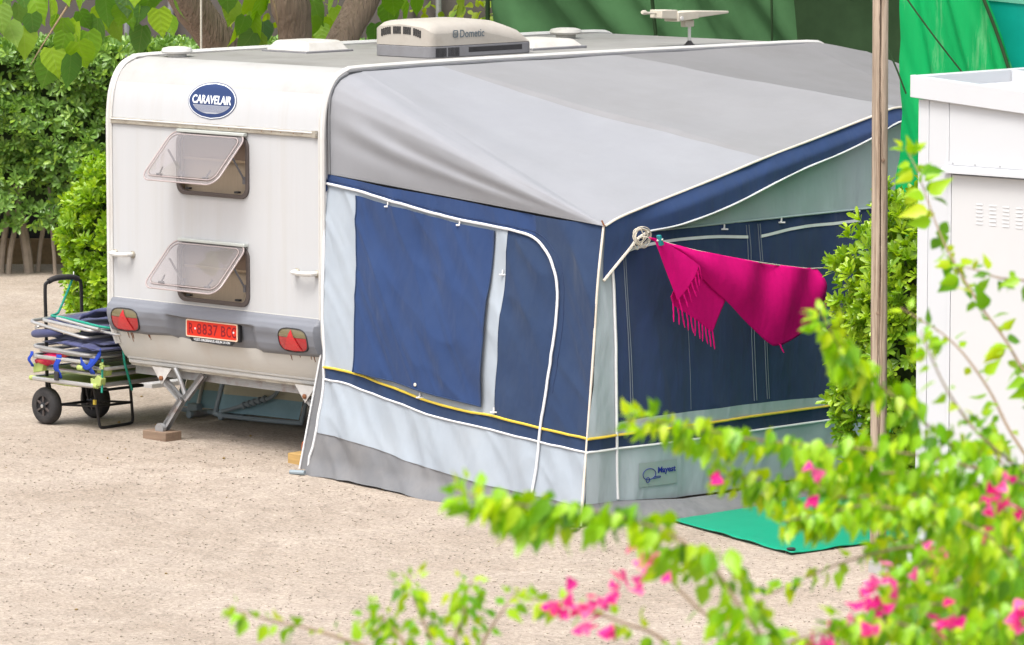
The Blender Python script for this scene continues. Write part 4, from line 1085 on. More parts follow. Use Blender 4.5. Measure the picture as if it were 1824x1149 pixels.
sheet('front_lower_panel', [(-.075, .236), (1.2, .217), (5.98, .21)], [(-.083, -.10), (.236, -.111), (.789, -.149), (1.225, -.155), (5.98, -.16)], F, M['front_cloth'], 0, 150, 18)
def FK(y, z, off):
    t = sstep(-.10, -.25, z)
    p = F(y, z, off)
    return (p[0] + .22 * t * sstep(-.1, .25, y) + .03 * t, p[1], p[2])
sheet('front_skirt', [(-.083, -.10), (.236, -.111), (.789, -.149), (1.225, -.155), (5.98, -.16)], [(-.085, -.252), (6.0, -.25)], FK, M['skirt'], .001, 150, 8)
piping('front_yellow_tape', [(-.075, .323), (.6, .320), (1.222, .314), (2.379, .310), (5.9, .305)], F, .009, M['yellow'])
piping('front_piping', [(-.08, .237), (.632, .227), (1.2, .217), (3.0, .213), (5.9, .21)], F, .008, M['pipe_white'])
piping('front_edge_piping', [(.15, 1.40), (.165, 1.25), (.178, .9), (.205, .325), (.215, .1), (.228, -.10)], F, .010, M['pipe_white'])
piping('front_panel_hem', [(.40, 1.630), (1.257, 1.627), (2.709, 1.632), (5.7, 1.632)], F, .007, M['green_cloth'])
ribbon('reflective_tape', [(.25, 1.50), (.40, 1.528), (.647, 1.549), (1.089, 1.548), (1.495, 1.520)], F, .020, M['pipe_white'])
ribbon('reflective_tape', [(1.626, 1.515), (2.001, 1.549), (2.353, 1.552), (2.65, 1.555)], F, .020, M['pipe_white'])
for y0_, y1_ in ((1.483, 1.579), (1.508, 1.604), (1.600, 1.716), (1.622, 1.738), (.257, .337), (.278, .358)):
    piping('zip', [(y0_, 1.60), ((y0_ + y1_) / 2, 1.0), (y1_, .415)], F, .0035, M['stitch'], .003, 4)
    piping('zip', [(6.1 - y0_, 1.60), (6.1 - y1_, .415)], F, .0035, M['stitch'], .003, 4)
piping('fold_crease', [(.86, 1.36), (.90, .9), (.93, .42)], F, .002, M['stitch'], .001)
# maker's patch
pc = (.590, .034)
ff = lambda u, v, d: F(pc[0] + u, pc[1] + v - .02 * u, .006 + d)
m = MB(); m.grid(lambda s, t: ff((s - .5) * .374, (t - .5) * .160, 0), 16, 8)
PT = m.build('maker_patch', M['patch'], AW, angle=80)
text('maker_lettering', 'Mayest', .054, lambda a, b, d: ff(a + .080, b + .016, .003 + d), M['logo_blue'], PT, width=.176, offset=.0012)
m = MB(); m.tube([ff(-.090 + .062 * math.cos(k * math.pi / 20), .002 + .036 * math.sin(k * math.pi / 20), .003) for k in range(40)], .0022, 5, closed=True)
m.tube([ff(-.102 + .016 * math.cos(k * math.pi / 10), -.036 + .017 * math.sin(k * math.pi / 10), .004) for k in range(20)], .0022, 5, closed=True)
m.tube([ff(-.050, -.030, .003), ff(.018, -.026, .003), ff(.018, -.018, .003), ff(-.035, -.018, .003)], .0022, 5)
m.build('maker_emblem', M['logo_blue'], PT)

# roof of the awning
RAILP = [(.052, 1.882), (.048, 2.10), (.050, 2.28), (.060, 2.40), (.095, 2.475), (.15, 2.525), (.23, 2.556), (.35, 2.572)]
A_ = Vector((D + .01, .075, 1.690))
def roof_pt(u, v):
    """u 0..1 along one half of the awning, v 0 at the caravan rail, 1 at the eave"""
    knots = [(0, None), (.22, (.35, .08)), (.50, (1.1, 1.66)), (1.0, (2.9, 3.06))]
    if u <= .22:
        s = u / .22
        q = along([(0, y, z) for y, z in RAILP], s)
        e_ = Vector((D + .012, .065 + .02 * s, 1.690 + .006 * s))
        p = q.lerp(e_, v)
        amp = (math.sin(math.pi * min(1, v * 1.02)) ** .8) * math.sin(math.pi * s)
        nrm = Vector((.15, -.85, .5))
        wv = (math.sin(s * 15 + 11 * v + 2 * N(s * 3, v * 2, 9.0)) * .030 + .020 * N(s * 6 + v * 5, v * 2, 2.0)) * (1 - v) ** 1.1
        p += nrm * amp * (.01 + wv)
        # fabric bags out towards the hip
        p += Vector((0, -.035, .02)) * math.sin(math.pi * s) * math.sin(math.pi * v)
        return p
    if u <= .5:
        s = (u - .22) / .28; a, b = knots[1][1], knots[2][1]
    else:
        s = (u - .5) / .5; a, b = knots[2][1], knots[3][1]
    yr, ye = a[0] + (b[0] - a[0]) * s, a[1] + (b[1] - a[1]) * s
    q = Vector((0.012, yr, 2.574)); e_ = Vector((D + .012, ye, interp(EAVE, ye)))
    p = q.lerp(e_, v)
    sag = math.sin(math.pi * v) * (.045 if u > .5 else .035) * (math.sin(math.pi * s) ** .7 if u > .5 else 1) * sstep(.22, .30, u)
    p.z -= sag
    p.z += .010 * N(p.x * 1.4, p.y * 1.4, 5.0) + .004 * N(p.x * 5, p.y * 1.5, 6.0)
    return p
def mirror(fn):
    def g_(u, v):
        p = Vector(fn(u, v)); p.y = 6.12 - p.y - .32 * (1 - v) * max(0.0, (u - .5) / .5)
        # the far end of the caravan is lower and raked
        if p.y > 5.0:
            p.z -= .12 * sstep(5.0, 6.1, p.y) * (1 - v)
        return p
    return g_
def roof_panel(name, u0, u1, mt, far=False, nu=40):
    m = MB(); fn = mirror(roof_pt) if far else roof_pt
    m.grid(lambda s, t: fn(u0 + (u1 - u0) * s, t), nu, 60)
    return m.build(name, mt, AW, angle=80, fix=False)
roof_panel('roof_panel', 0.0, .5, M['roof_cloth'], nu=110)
roof_panel('roof_panel', .5, 1.0, M['roof_cloth_half_shaded'])
roof_panel('roof_panel', .5, 1.0, M['roof_cloth_shaded'], True)
roof_panel('roof_panel', 0.0, .5, M['roof_cloth_shaded'], True, 60)
# bead that feeds into the caravan rail
m = MB(); m.tube(smooth_path([(.022, y - .006, z) for y, z in RAILP] + [(.026, 1.5, 2.578), (.026, 3.0, 2.576), (.026, 5.0, 2.566)], 4), .011, 6)
m.build('rail_bead', M['skirt'], AW)
# valance
def VA(y, z, off):
    h = interp(EAVE, y) - z
    return (D + .016 + .05 * sstep(0, .10, h) * sstep(.25, .8, y) + .010 * N(y * 3, z * 3), y, z)
sheet('valance', EAVE, VALB, VA, M['navy_bright'], 0, 200, 14)
m = MB(); m.tube(smooth_path([VA(y, z, 0) for y, z in EAVE], 5), .008, 6); m.build('valance_piping', M['cream'], AW)
m = MB(); m.tube(smooth_path([VA(y, z, 0) for y, z in VALB[4:]], 5), .007, 6); m.build('valance_hem', M['pipe_white'], AW)
m = MB()
P_ = smooth_path([VA(y, z, 0) for y, z in VALB[:5]], 6)
m.tube([p + Vector((.006, 0, 0)) for p in P_], .010, 6); m.build('corner_tape', M['cream'], AW)
# far side wall, plain
m = MB(); m.grid(lambda u, v: (D * u, 6.06 + .02 * N(u * 4, v), interp([(0, 2.2), (1, 1.69)], u) * (1 - v) - .25 * v), 20, 10); m.build('far_side_panel', M['green_cloth'], AW)
# poles inside, at the corners and the ridge
for y in (.12, 3.06, 6.0):
    m = MB(); m.tube([(D - .03, y, zg(2.5)), (D - .03, y, interp(EAVE, y) - .02)], .014, 8); m.build('pole', M['galv'], AW)
m = MB(); m.tube([A_ + Vector((0, 0, .0)), A_ + Vector((-.012, -.01, .035))], .006, 6); m.build('pole_pin', M['rust'], AW)
# curl of skirt on the ground at the near corner
m = MB(); m.grid(lambda u, v: (2.50 + .10 * u + .03 * math.sin(v * 5), -.24 - .06 * v + .05 * math.sin(u * 5), zg(2.5) + .012 + .04 * math.sin(v * math.pi) * u), 10, 10); m.build('skirt_curl', M['skirt'], AW)

# peg beside the awning
m = MB(); m.tube([(-.09, -.23, zg(0) + .018), (.02, -.20, zg(0) + .020)], .016, 8)
tag(m.build('tent_peg', M['grey_plastic'], None), 'short grey rod lying on the gravel at the awning skirt corner', 'peg')
m = MB(); m.tube(smooth_path([(-.26, .05, zg(0) + .10), (-.24, .03, zg(0) + .17), (-.17, .0, zg(0) + .19), (-.11, -.03, zg(0) + .12), (-.13, -.02, zg(0) + .03)], 6), .006, 6)
tag(m.build('guy_cord', M['orange'], None), 'thin orange cord loop beside the yellowish timber block', 'cord')

# rope coil at the awning corner
CO = thing('rope_coil', 'coil of off-white cord hung at the awning corner', 'rope', (2.60, .30, 1.55))
cc = Vector((2.615, .305, 1.612)); ra, rb = Vector((.69, .72, .0)), Vector((.0, .0, 1))
ra = Vector((.25, .97, 0)).normalized()
for k in range(9):
    m = MB(); r1, r2 = .050 + rnd.uniform(-.020, .012), .064 + rnd.uniform(-.022, .014)
    of = Vector((rnd.uniform(0, .03), rnd.uniform(-.02, .02), rnd.uniform(-.015, .015))); tw = rnd.uniform(-.6, .6)
    m.tube([cc + of + ra * (1.25 * r1 * math.cos(a_) * math.cos(tw) - r2 * math.sin(a_) * math.sin(tw)) + rb * (r1 * math.cos(a_) * math.sin(tw) + r2 * math.sin(a_) * math.cos(tw)) + Vector((.008 * math.sin(a_ * 2), 0, 0)) for a_ in [2 * math.pi * i / 26 for i in range(26)]], .0028, 6, closed=True)
    m.build('loop', M['rope'], CO)
m = MB(); m.tube(smooth_path([cc + Vector((.03, -.02, .05)), cc + Vector((.035, .0, .0)), cc + Vector((.03, -.015, -.05))], 5), .004, 6); m.build('binding', M['rope'], CO)

# clothes line and towel
LX = 2.75
line = [(2.63, .31, 1.60), (LX, .23, 1.621), (LX, .669, 1.511), (LX, 1.262, 1.392), (LX, 1.751, 1.313), (LX, 1.92, 1.297), (LX, 2.3, 1.29), (LX - .05, 2.9, 1.36), (2.53, 3.5, 1.5)]
m = MB(); m.tube(smooth_path(line, 5), .004, 6)
tag(m.build('clothes_line', M['rope'], None), 'thin white washing line strung along the awning front', 'washing line')
TW = thing('towel', 'magenta cotton towel with tasselled ends drying on the line', 'towel', (LX, 1.2, .9))
ttop = [(.227, 1.622), (.669, 1.511), (1.262, 1.392), (1.751, 1.313), (1.92, 1.297)]
tbot = [(.235, 1.612), (.498, 1.51), (.67, 1.376), (.983, 1.152), (1.385, .86), (1.469, .814), (1.552, .811), (1.876, .909), (1.995, 1.112)]
def drape(y, z, off):
    return (LX + off + .030 * N(y * 3.0 + (1.6 - z) * 1.5, z * 1.5, 21.0) + .018 * N(y * 7 + z * 3.5, z * 1.2, 23.0), y, z)
def tsheet(nm, fn):
    m = MB(); m.grid(fn, 70, 34); return m.build(nm, M['pink'], TW, angle=80, solid=.004, fix=False)
def main(s, t):
    ya = ttop[0][0] + (ttop[-1][0] - ttop[0][0]) * s
    yb = tbot[0][0] + (tbot[-1][0] - tbot[0][0]) * s
    za, zb = interp(ttop, ya), interp(tbot, yb)
    p = drape(ya + (yb - ya) * t, za + (zb - za) * t, .012)
    k = math.sin(math.pi * min(1, t * 1.0)) * .035
    rip = .022 * math.sin(24 * s + 3 * t) * (1 - t) * sstep(.45, .7, s)
    return (p[0] + k + rip, p[1], p[2])
tsheet('body', main)
def front(s, t):
    a = Vector((.227, 1.622)).lerp(Vector((.462, 1.196)), t); b = Vector((.235, 1.620)).lerp(Vector((.672, 1.408)), t)
    q = a.lerp(b, s); q.y += .028 * math.sin(math.pi * s) * t * 0 + .02 * math.sin(math.pi * t) * s
    return drape(q.x, q.y, .055 + .03 * math.sin(math.pi * s) * t)
tsheet('front_fold', front)
def back(s, t):
    p0, p1, p2 = Vector((.455, 1.22)), Vector((.72, 1.60)), Vector((.985, 1.15))
    a = p0 * (1 - s) ** 2 + p1 * 2 * s * (1 - s) + p2 * s * s; b = Vector((.477, 1.165)).lerp(Vector((.869, .952)), s)
    q = a.lerp(b, t)
    return drape(q.x, q.y, .002)
tsheet('back_fold', back)
def tassel(p, dy, l):
    m = MB(); p = Vector(p)
    a = p + Vector((.004, dy * .3 + rnd.uniform(-.008, .008), -l * .45)); b = a + Vector((rnd.uniform(-.004, .006), dy * .3 + rnd.uniform(-.01, .01), -l * .55))
    m.tube([p + Vector((0, 0, .01)), p.lerp(a, .5), a, a.lerp(b, .3), b], [.005, .0065, .004, .006, .003], 6)
    m.build('tassel', M['pink'], TW)
for i in range(7):
    s = .03 + i / 6.4
    tassel(front(min(s, 1), 1), .05, .085)
for i in range(11):
    s = i / 10
    tassel(back(s, 1), .02, .11)
tassel(drape(1.53, .812, .02), .03, .05)
for i in range(6):
    z = 1.22 - i * .045
    tassel(drape(interp([(.9, 1.94), (1.112, 1.985), (1.297, 1.93)], z), z, .01), .06, .06)
m = MB(); m.add([drape(.245, 1.635, .055), drape(.262, 1.640, .055), drape(.292, 1.575, .055), drape(.270, 1.568, .055), drape(.245, 1.635, .085), drape(.262, 1.640, .085), drape(.292, 1.575, .085), drape(.270, 1.568, .085)],
                [(0, 1, 2, 3), (4, 7, 6, 5), (0, 4, 5, 1), (1, 5, 6, 2), (2, 6, 7, 3), (3, 7, 4, 0)])
pg = m.build('clothes_peg', M['teal_plastic'], None, bevel=.003)
tag(pg, 'teal plastic clothes peg clipping the magenta towel', 'clothes peg')
m = MB(); m.tube([drape(.255, 1.60, .05), drape(.275, 1.61, .09)], .008, 8); m.build('spring', M['steel'], pg)

# green ground sheet
mm = [(2.60, .18), (4.19, -.03), (4.42, .60), (3.6, 2.6), (2.62, 2.6)]
m = MB()
def mat_pt(s, t):
    a = Vector((2.74, .47)).lerp(Vector((4.19, -.03)), s); b = Vector((2.62, 3.2)).lerp(Vector((4.55, 3.1)), s)
    q = a.lerp(b, t)
    e_ = max(0, 1 - min(s, 1 - s, t) * 14)
    return (q.x, q.y, zg(q.x) + .012 + .006 * N(q.x * 2, q.y * 2) + .018 * e_ * max(0, N(q.x * 4, q.y * 4, 3)))
m.grid(mat_pt, 50, 60)
gm = m.build('ground_mat', M['mat_green'], None, angle=80, solid=.006)
tag(gm, 'bright green plastic ground sheet in front of the awning', 'ground mat')
m = MB(); m.tube([mat_pt(k / 60, 0) for k in range(61)], .0028, 6); m.build('hem', M['hem_green'], gm)
m = MB(); m.lathe([(.028, 0), (.03, .006), (.02, .012)], Matrix.Translation((4.15, .02, zg(4.1) + .028)), 12); m.build('eyelet', M['rubber'], gm)

# ---------------------------------------------------------------- timber pole
PO = thing('timber_pole', 'tall weathered round timber post with long drying cracks', 'wooden post', (4.47, .47, zg(4.4)))
m = MB()
def pole_pt(s, t):
    a_ = 2 * math.pi * s; z = zg(4.4) - .05 + 4.3 * t
    r = .052 - .004 * t + .0012 * N(math.cos(a_) * 2, math.sin(a_) * 2, z * 2)
    # drying crack on the camera side
    d_ = (a_ - R(-42) - .10 * N(z * 1.3, 5.0) - .05 * N(z * 5, 2.0) + math.pi) % (2 * math.pi) - math.pi
    r -= .010 * max(0, 1 - abs(d_) / .10) * sstep(.15, .35, N(z * .7, 9.0) + .5)
    return (4.478 - .019 * t * 1.2 + r * math.cos(a_), .47 + r * math.sin(a_), z)
m.grid(pole_pt, 96, 120)
m.build('post', M['wood'], PO, angle=70)
for z0_, z1_, a0 in ((2.3, 3.9, -52), (1.35, 2.5, -44), (.15, 1.2, -56)):
    m = MB(); k_ = 60; P_ = []
    for i in range(k_ + 1):
        t = i / k_; z = z0_ + (z1_ - z0_) * t
        a_ = R(a0) + .10 * N(z * 1.3, 5.0) + .06 * N(z * 6, 2.0) + .03 * N(z * 17, 4.0)
        P_.append((4.478 - .0228 * (z + .3) / 4.3 + .0495 * math.cos(a_), .47 + .0495 * math.sin(a_), z))
    m.tube(P_, [.0008 + .0045 * math.sin(math.pi * i / k_) ** .6 * (.6 + .4 * N(i * .4, a0)) for i in range(k_ + 1)], 6)
    m.build('crack', M['crack'], PO)
for z, a_ in ((1.25, -60), (2.2, -30), (.62, -50)):
    m = MB(); c_ = Vector((4.47 + .0505 * math.cos(R(a_)), .47 + .0505 * math.sin(R(a_)), z))
    m.lathe([(.012, -.004), (.012, .001), (.006, .0025)], Matrix.Translation(c_) @ Matrix.Rotation(R(a_), 4, 'Z') @ Matrix.Rotation(R(90), 4, 'Y'), 12)
    m.build('knot', M['block'], PO)

# ---------------------------------------------------------------- white cabin
CX0, CX1, CY0, CY1 = 4.885, 7.4, .335, 2.45
CB = thing('cabin', 'white prefabricated cabin with flat roof and louvred door', 'cabin', (6.1, 1.4, zg(6)))
zb = zg(6) + .10
m = MB(); m.box(CX0, CX1, CY0, CY1, zb, 2.56); m.build('wall', M['cabin'], CB, smooth=False)
m = MB(); m.box(CX0 + .03, CX1 - .03, CY0 + .03, CY1 - .03, zg(6) - .02, zb - .002); m.build('plinth', M['concrete'], CB, smooth=False)
# cladding sheets of the front, each with a small joint
for x0_, x1_, z0_, z1_ in ((CX0, 4.965, zb, 2.60), (4.969, 5.122, zb, 2.60), (5.126, 6.05, 2.215, 2.60), (6.054, CX1, zb, 2.60)):
    m = MB(); m.box(x0_, x1_, CY0 - .012, CY0 - .0005, z0_, z1_); m.build('panel', M['cabin'], CB, bevel=.0025)
m = MB(); m.box(4.95, 6.1, CY0 - .004, CY0 - .0003, zb, 2.25); m.build('joint', M['cabin_gap'], CB, smooth=False)
m = MB(); m.box(5.126, 5.150, CY0 - .022, CY0 - .004, zb, 2.165); m.build('door_frame', M['cabin'], CB, bevel=.002)
m = MB(); m.box(6.02, 6.05, CY0 - .022, CY0 - .004, zb, 2.165); m.build('door_frame', M['cabin'], CB, bevel=.002)
m = MB(); m.box(5.154, 6.017, CY0 - .020, CY0 - .004, zb + .02, 2.155)
DR = m.build('door', M['cabin_door'], CB, bevel=.003)
for c_ in range(6):
    for r_ in range(6):
        x = 5.345 + .1005 * c_; z = 1.985 - .0235 * r_ - .002 * c_
        m = MB(); m.add([(x, CY0 - .021, z + .008), (x + .052, CY0 - .021, z + .008), (x + .050, CY0 - .0235, z - .002), (x + .002, CY0 - .0235, z - .002), (x + .050, CY0 - .020, z - .004), (x + .002, CY0 - .020, z - .004)],
                        [(0, 1, 2, 3), (3, 2, 4, 5), (0, 3, 5), (1, 4, 2)])
        m.build('louvre', M['cabin_door'], DR, smooth=False)
m = MB(); m.lathe([(.02, 0), (.02, .03), (.035, .035), (.035, .06), (.02, .065)], Matrix.Translation((5.93, CY0 - .02, .95)) @ Matrix.Rotation(R(90), 4, 'X'), 14); m.build('handle', M['galv'], DR)
m = MB(); m.add([(5.10, CY0 - .012, 2.212), (6.1, CY0 - .012, 2.212), (6.1, CY0 - .075, 2.183), (5.10, CY0 - .075, 2.183), (5.10, CY0 - .075, 2.168), (6.1, CY0 - .075, 2.168), (6.1, CY0 - .012, 2.188), (5.10, CY0 - .012, 2.188)],
                [(0, 1, 2, 3), (3, 2, 5, 4), (4, 5, 6, 7), (0, 3, 4, 7), (1, 6, 5, 2)])
m.build('drip_ledge', M['cabin'], CB, smooth=False)
m = MB(); m.box(5.12, 6.08, CY0 - .018, CY0 - .012, 2.212, 2.232); m.build('ledge_flange', M['cabin'], CB, bevel=.001)
for x in (5.16, 5.33, 5.52, 5.80):
    m = MB(); m.lathe([(.006, 0), (.005, .003)], Matrix.Translation((x, CY0 - .018, 2.224)) @ Matrix.Rotation(R(90), 4, 'X'), 8); m.build('rivet', M['cabin_gap'], CB)
# roof rim: the front fascia falls slightly to the right
fx0, fx1, fy0, fy1 = 4.848, 7.45, .285, 2.5
drop = lambda x: -.070 * (x - fx0)
def fbox(x0_, x1_, y0_, y1_, za, zb_, nm):
    m = MB()
    m.add([(x, y, z + drop(x)) for z in (za, zb_) for y in (y0_, y1_) for x in (x0_, x1_)], [(0, 2, 3, 1), (4, 5, 7, 6), (0, 1, 5, 4), (2, 6, 7, 3), (0, 4, 6, 2), (1, 3, 7, 5)])
    return m.build(nm, M['cabin'], CB, bevel=.004)
fbox(fx0, fx1, fy0, fy0 + .048, 2.612, 2.748, 'fascia')
fbox(fx0, fx0 + .048, fy0 + .050, fy1, 2.614, 2.746, 'fascia')
fbox(fx1 - .05, fx1, fy0 + .050, fy1, 2.614, 2.746, 'fascia')
fbox(fx0 + .05, fx1 - .052, fy1 - .05, fy1, 2.614, 2.746, 'fascia')
fbox(fx0 + .05, fx1 - .052, 1.22, 1.27, 2.640, 2.742, 'roof_beam')
fbox(fx0 + .05, fx1 - .052, fy0 + .05, fy1 - .052, 2.632, 2.672, 'roof_sheet')
m = MB(); m.box(CX0 - .01, 5.8, -.02, CY0 - .03, zg(5) - .01, zg(5) + .11); m.build('step', M['cabin'], CB, bevel=.006)
m = MB(); m.box(4.93, 5.9, -.18, -.03, zg(5) - .02, zg(5) + .07)
tag(m.build('concrete_kerb', M['concrete'], None, bevel=.008), 'grey concrete kerb block in front of the white cabin step', 'kerb')

# ---------------------------------------------------------------- tarpaulins and nets
def tarp_pt(s, t):
    z = .10 + 3.6 * (1 - t)
    xl = interp([(.0, 2.80), (1.66, 2.84), (2.3, 2.886), (3.7, 2.872)], z); xr = interp([(1.5, 4.45), (2.616, 3.855), (3.088, 3.61), (3.7, 3.30)], z)
    x = xl + (xr - xl) * s
    y = 2.62 + .05 * N(x * 5 + z * 1.2, z * .7, 3.0) + .025 * N(x * 13 + z * 5, z * 1.1, 8.0)
    lean = sstep(.05, .55, (x - 3.0) * 1.0 + (z - 2.85) * .5)
    return (x, y + .0 * lean , z)
m = MB(); m.grid(tarp_pt, 60, 80)
TP = m.build('tarpaulin', M['tarp'], None, angle=80)
tag(TP, 'bright green woven tarpaulin hanging between the awning and the white cabin', 'tarpaulin')
m = MB(); m.tube(smooth_path([(p[0] - .01, p[1] - .02, p[2]) for p in [tarp_pt(.99, k / 20) for k in range(14)]], 2), .012, 6); m.build('edge_rope', M['net_dark'], TP)
def teal_pt(s, t):
    z = .1 + 3.7 * (1 - t)
    xl = interp([(1.5, 4.40), (2.616, 3.84), (3.088, 3.60), (3.8, 3.25)], z)
    x = xl - .15 + 3.2 * s
    return (x, 2.76 + .03 * N(x * 2, z * 1.2, 5.0), z)
m = MB(); m.grid(teal_pt, 40, 40)
TT = m.build('tarpaulin', M['teal_tarp'], None, angle=80)
tag(TT, 'teal tarpaulin stretched to the right of the bright green one', 'tarpaulin')
m = MB(); m.grid(lambda s, t: Vector(teal_pt(s, .195 * t)) + Vector((0, -.012, -.16 * s)), 30, 12); m.build('reinforced_edge', M['teal_pale'], TT, angle=80)
def rope(pts, r, mt, label, sag=0.0):
    m = MB(); m.tube(smooth_path(pts, 6), r, 6)
    return tag(m.build('rope', mt, None), label, 'rope')
# guy lines over the tarpaulin
rope([(2.920,2.480,3.220),(3.051,2.480,3.074),(3.299,2.460,2.837),(3.554,2.440,2.610)],.006,M['net_dark'],'thin dark guy line slanting across the bright green tarpaulin')
rope([(2.686,2.500,3.138),(2.846,2.500,2.789),(2.949,2.500,2.601),(3.028,2.500,2.447)],.006,M['net_dark'],'dark cord slanting from behind the timber post to the green tarpaulin edge')
def net_pt(s, t):
    x = -5.62 + 4.6 * s; z = zg(-4) + .02 + 3.7 * (1 - t)
    e_ = sstep(0, .10, s)
    return (x, 7.5 + e_ * .30 * N(x * 1.2 + z * 1.3, z * .4, 2.0) + e_ * .14 * N(x * 3.0 + z * 3.2, z * .5, 4.0) + .04 * N(x * 9 + z * 8, z, 6.0), z)
m = MB(); m.grid(net_pt, 90, 60)
NT = m.build('shade_net', M['net'], None, angle=80); tag(NT, 'faded green shade net hung behind the caravan roof', 'shade net')
for x in (-5.62, ):
    m = MB(); m.tube([(x, 7.44, zg(-5)), (x, 7.44, 3.7)], .02, 8); m.build('post', M['net_dark'], NT)
m = MB(); m.tube([(-3.65, 7.36, 3.6), (-3.63, 7.36, 2.7), (-3.59, 7.36, 2.42), (-3.55, 7.36, zg(-3))], .016, 6); m.build('lacing', M['net_dark'], NT)
m = MB(); m.tube(smooth_path([(-2.34, 7.36, 3.6), (-2.36, 7.36, 2.9), (-2.31, 7.36, 2.5), (-2.35, 7.36, zg(-3))], 4), .010, 6); m.build('lacing', M['net_dark'], NT)
def dnet_pt(s, t):
    x = -1.75 + 6.2 * s - .35 * (1 - t); z = zg(0) + .01 + 3.9 * (1 - t)
    return (x, 7.28 + .10 * N(x * 1.6 + z, z * .7, 12.0), z)
m = MB(); m.grid(dnet_pt, 70, 40)
tag(m.build('shade_net', M['net_dark'], None, angle=80), 'dark olive shade net behind the far end of the awning', 'shade net')

# hedge line frame: u along the hedge, d away from the camera
H0, HU, HD = Vector((-11.0, 6.55, 0)), Vector((.7235, .6904, 0)), Vector((-.686, .719, 0)).normalized()
def hp(u, d, z):
    return H0 + HU * u + HD * d + Vector((0, 0, z))
WB = thing('windbreak_fence', 'brown windbreak net fence on pale posts behind the hedge', 'fence', tuple(hp(3, 2.2, zg(-9))))
m = MB(); m.grid(lambda s, t: hp(-14 + 46 * s, 2.3 + .04 * N(s * 60, t * 3), zg(-9) + 3.2 * t), 80, 8); m.build('net', M['brown_net'], WB, angle=80)
m = MB(); m.grid(lambda s, t: hp(-14 + 46 * s, 1.25 + .03 * N(s * 60, t * 3), zg(-9) + .18 + .85 * t), 80, 6); m.build('lower_sheet', M['dark_fence'], WB, angle=80)
m = MB(); m.box(0, 46, -.05, .05, -.05, .24, Matrix.Translation(hp(-14, 1.2, zg(-9))) @ Matrix.Rotation(math.atan2(HU.y, HU.x), 4, 'Z')); m.build('base_board', M['stem'], WB)
for u in (-11, -8, -5, -2.2, .95, 1.38, 4.0, 7.2, 10.4, 13.6, 17, 20, 24, 28):
    m = MB(); m.tube([hp(u, 2.2, zg(-9)), hp(u, 2.2, 3.2)], .03, 8); m.build('post', M['galv'], WB)

# ---------------------------------------------------------------- trolley and what is strapped on it
TX, TY = -2.885, .22
zc = zg(-2.9)
TR = thing('trolley', 'black folding hand trolley with two pneumatic wheels', 'trolley', (-2.7, .25, zc))
def wheel(y):
    Wm = Matrix.Translation((TX, y, zc + .134)) @ Matrix.Rotation(R(90), 4, 'X')
    m = MB(); m.lathe([(.072, -.016), (.072, -.040), (.112, -.045), (.127, -.034), (.135, -.014), (.135, .014), (.127, .034), (.112, .045), (.072, .040), (.072, .016)], Wm, 36)
    wl = m.build('wheel', M['tyre'], TR, angle=50)
    m = MB(); m.lathe([(.076, -.026), (.074, -.02), (.03, -.022), (.03, -.04), (.012, -.046), (.012, .046), (.03, .04), (.03, .022), (.074, .02), (.076, .026)], Wm, 28); m.build('rim', M['black'], wl)
    for k in range(6):
        m = MB(); a_ = k * math.pi / 3
        m.box(-.006, .006, .028, .072, .020, .038, Wm @ Matrix.Rotation(a_, 4, 'Z')); m.build('spoke', M['seal'], wl, smooth=False)
    m = MB(); m.lathe([(.013, .044), (.013, .050), (.006, .052)], Wm, 12); m.build('axle_nut', M['steel'], wl)
wheel(-.02 + .035); wheel(.48)
m = MB(); m.tube([(TX, 0, zc + .128), (TX, .5, zc + .128)], .011, 8); m.build('axle', M['cart_black'], TR)
m = MB()
hz = .935
m.tube(smooth_path([(-2.95, .075, zc + .13), (-2.95, .072, .55), (-2.95, .066, .88), (-2.95, .085, .925), (-2.95, .13, .945), (-2.95, .24, .952), (-2.95, .35, .945), (-2.95, .395, .92), (-2.95, .41, .87), (-2.95, .415, .55), (-2.95, .42, zc + .13)], 5), .013, 8)
m.build('handle', M['cart_black'], TR)
m = MB(); m.tube(smooth_path([(-2.95, .10, .934), (-2.95, .15, .950), (-2.95, .24, .955), (-2.95, .33, .948), (-2.95, .38, .932)], 5), .021, 10); m.build('grip', M['rubber'], TR)
m = MB()
for y in (.09, .42):
    m.tube([(-2.98, y, .205), (-2.30, y, .205)], .011, 8)
m.tube([(-2.98, .09, .205), (-2.98, .42, .205)], .011, 8); m.tube([(-2.30, .09, .205), (-2.30, .42, .205)], .011, 8)
m.build('platform', M['cart_black'], TR)
m = MB()
m.tube(smooth_path([(-2.42, .06, .205), (-2.40, .072, .05), (-2.395, .085, zc + .035), (-2.39, .11, zc + .013), (-2.40, .24, zc + .011), (-2.42, .40, zc + .013), (-2.42, .425, zc + .04), (-2.41, .41, .05), (-2.41, .395, .205)], 5), .011, 8)
m.build('stand', M['cart_black'], TR)
m = MB(); m.tube([(TX, .10, zc + .135), (-2.41, .08, .075)], .009, 6); m.tube([(TX, .40, zc + .135), (-2.41, .41, .075)], .009, 6); m.tube([(-2.41, .075, .075), (-2.41, .41, .075)], .010, 6); m.build('brace', M['cart_black'], TR)
for y in (.075, .42):
    m = MB(); m.tube([(TX, y, zc + .128), (-2.93, y, .205)], .011, 6); m.build('strut', M['cart_black'], TR)
m = MB(); m.box(-2.418, -2.398, .045, .062, .09, .125); m.build('warning_label', M['yellow'], TR)

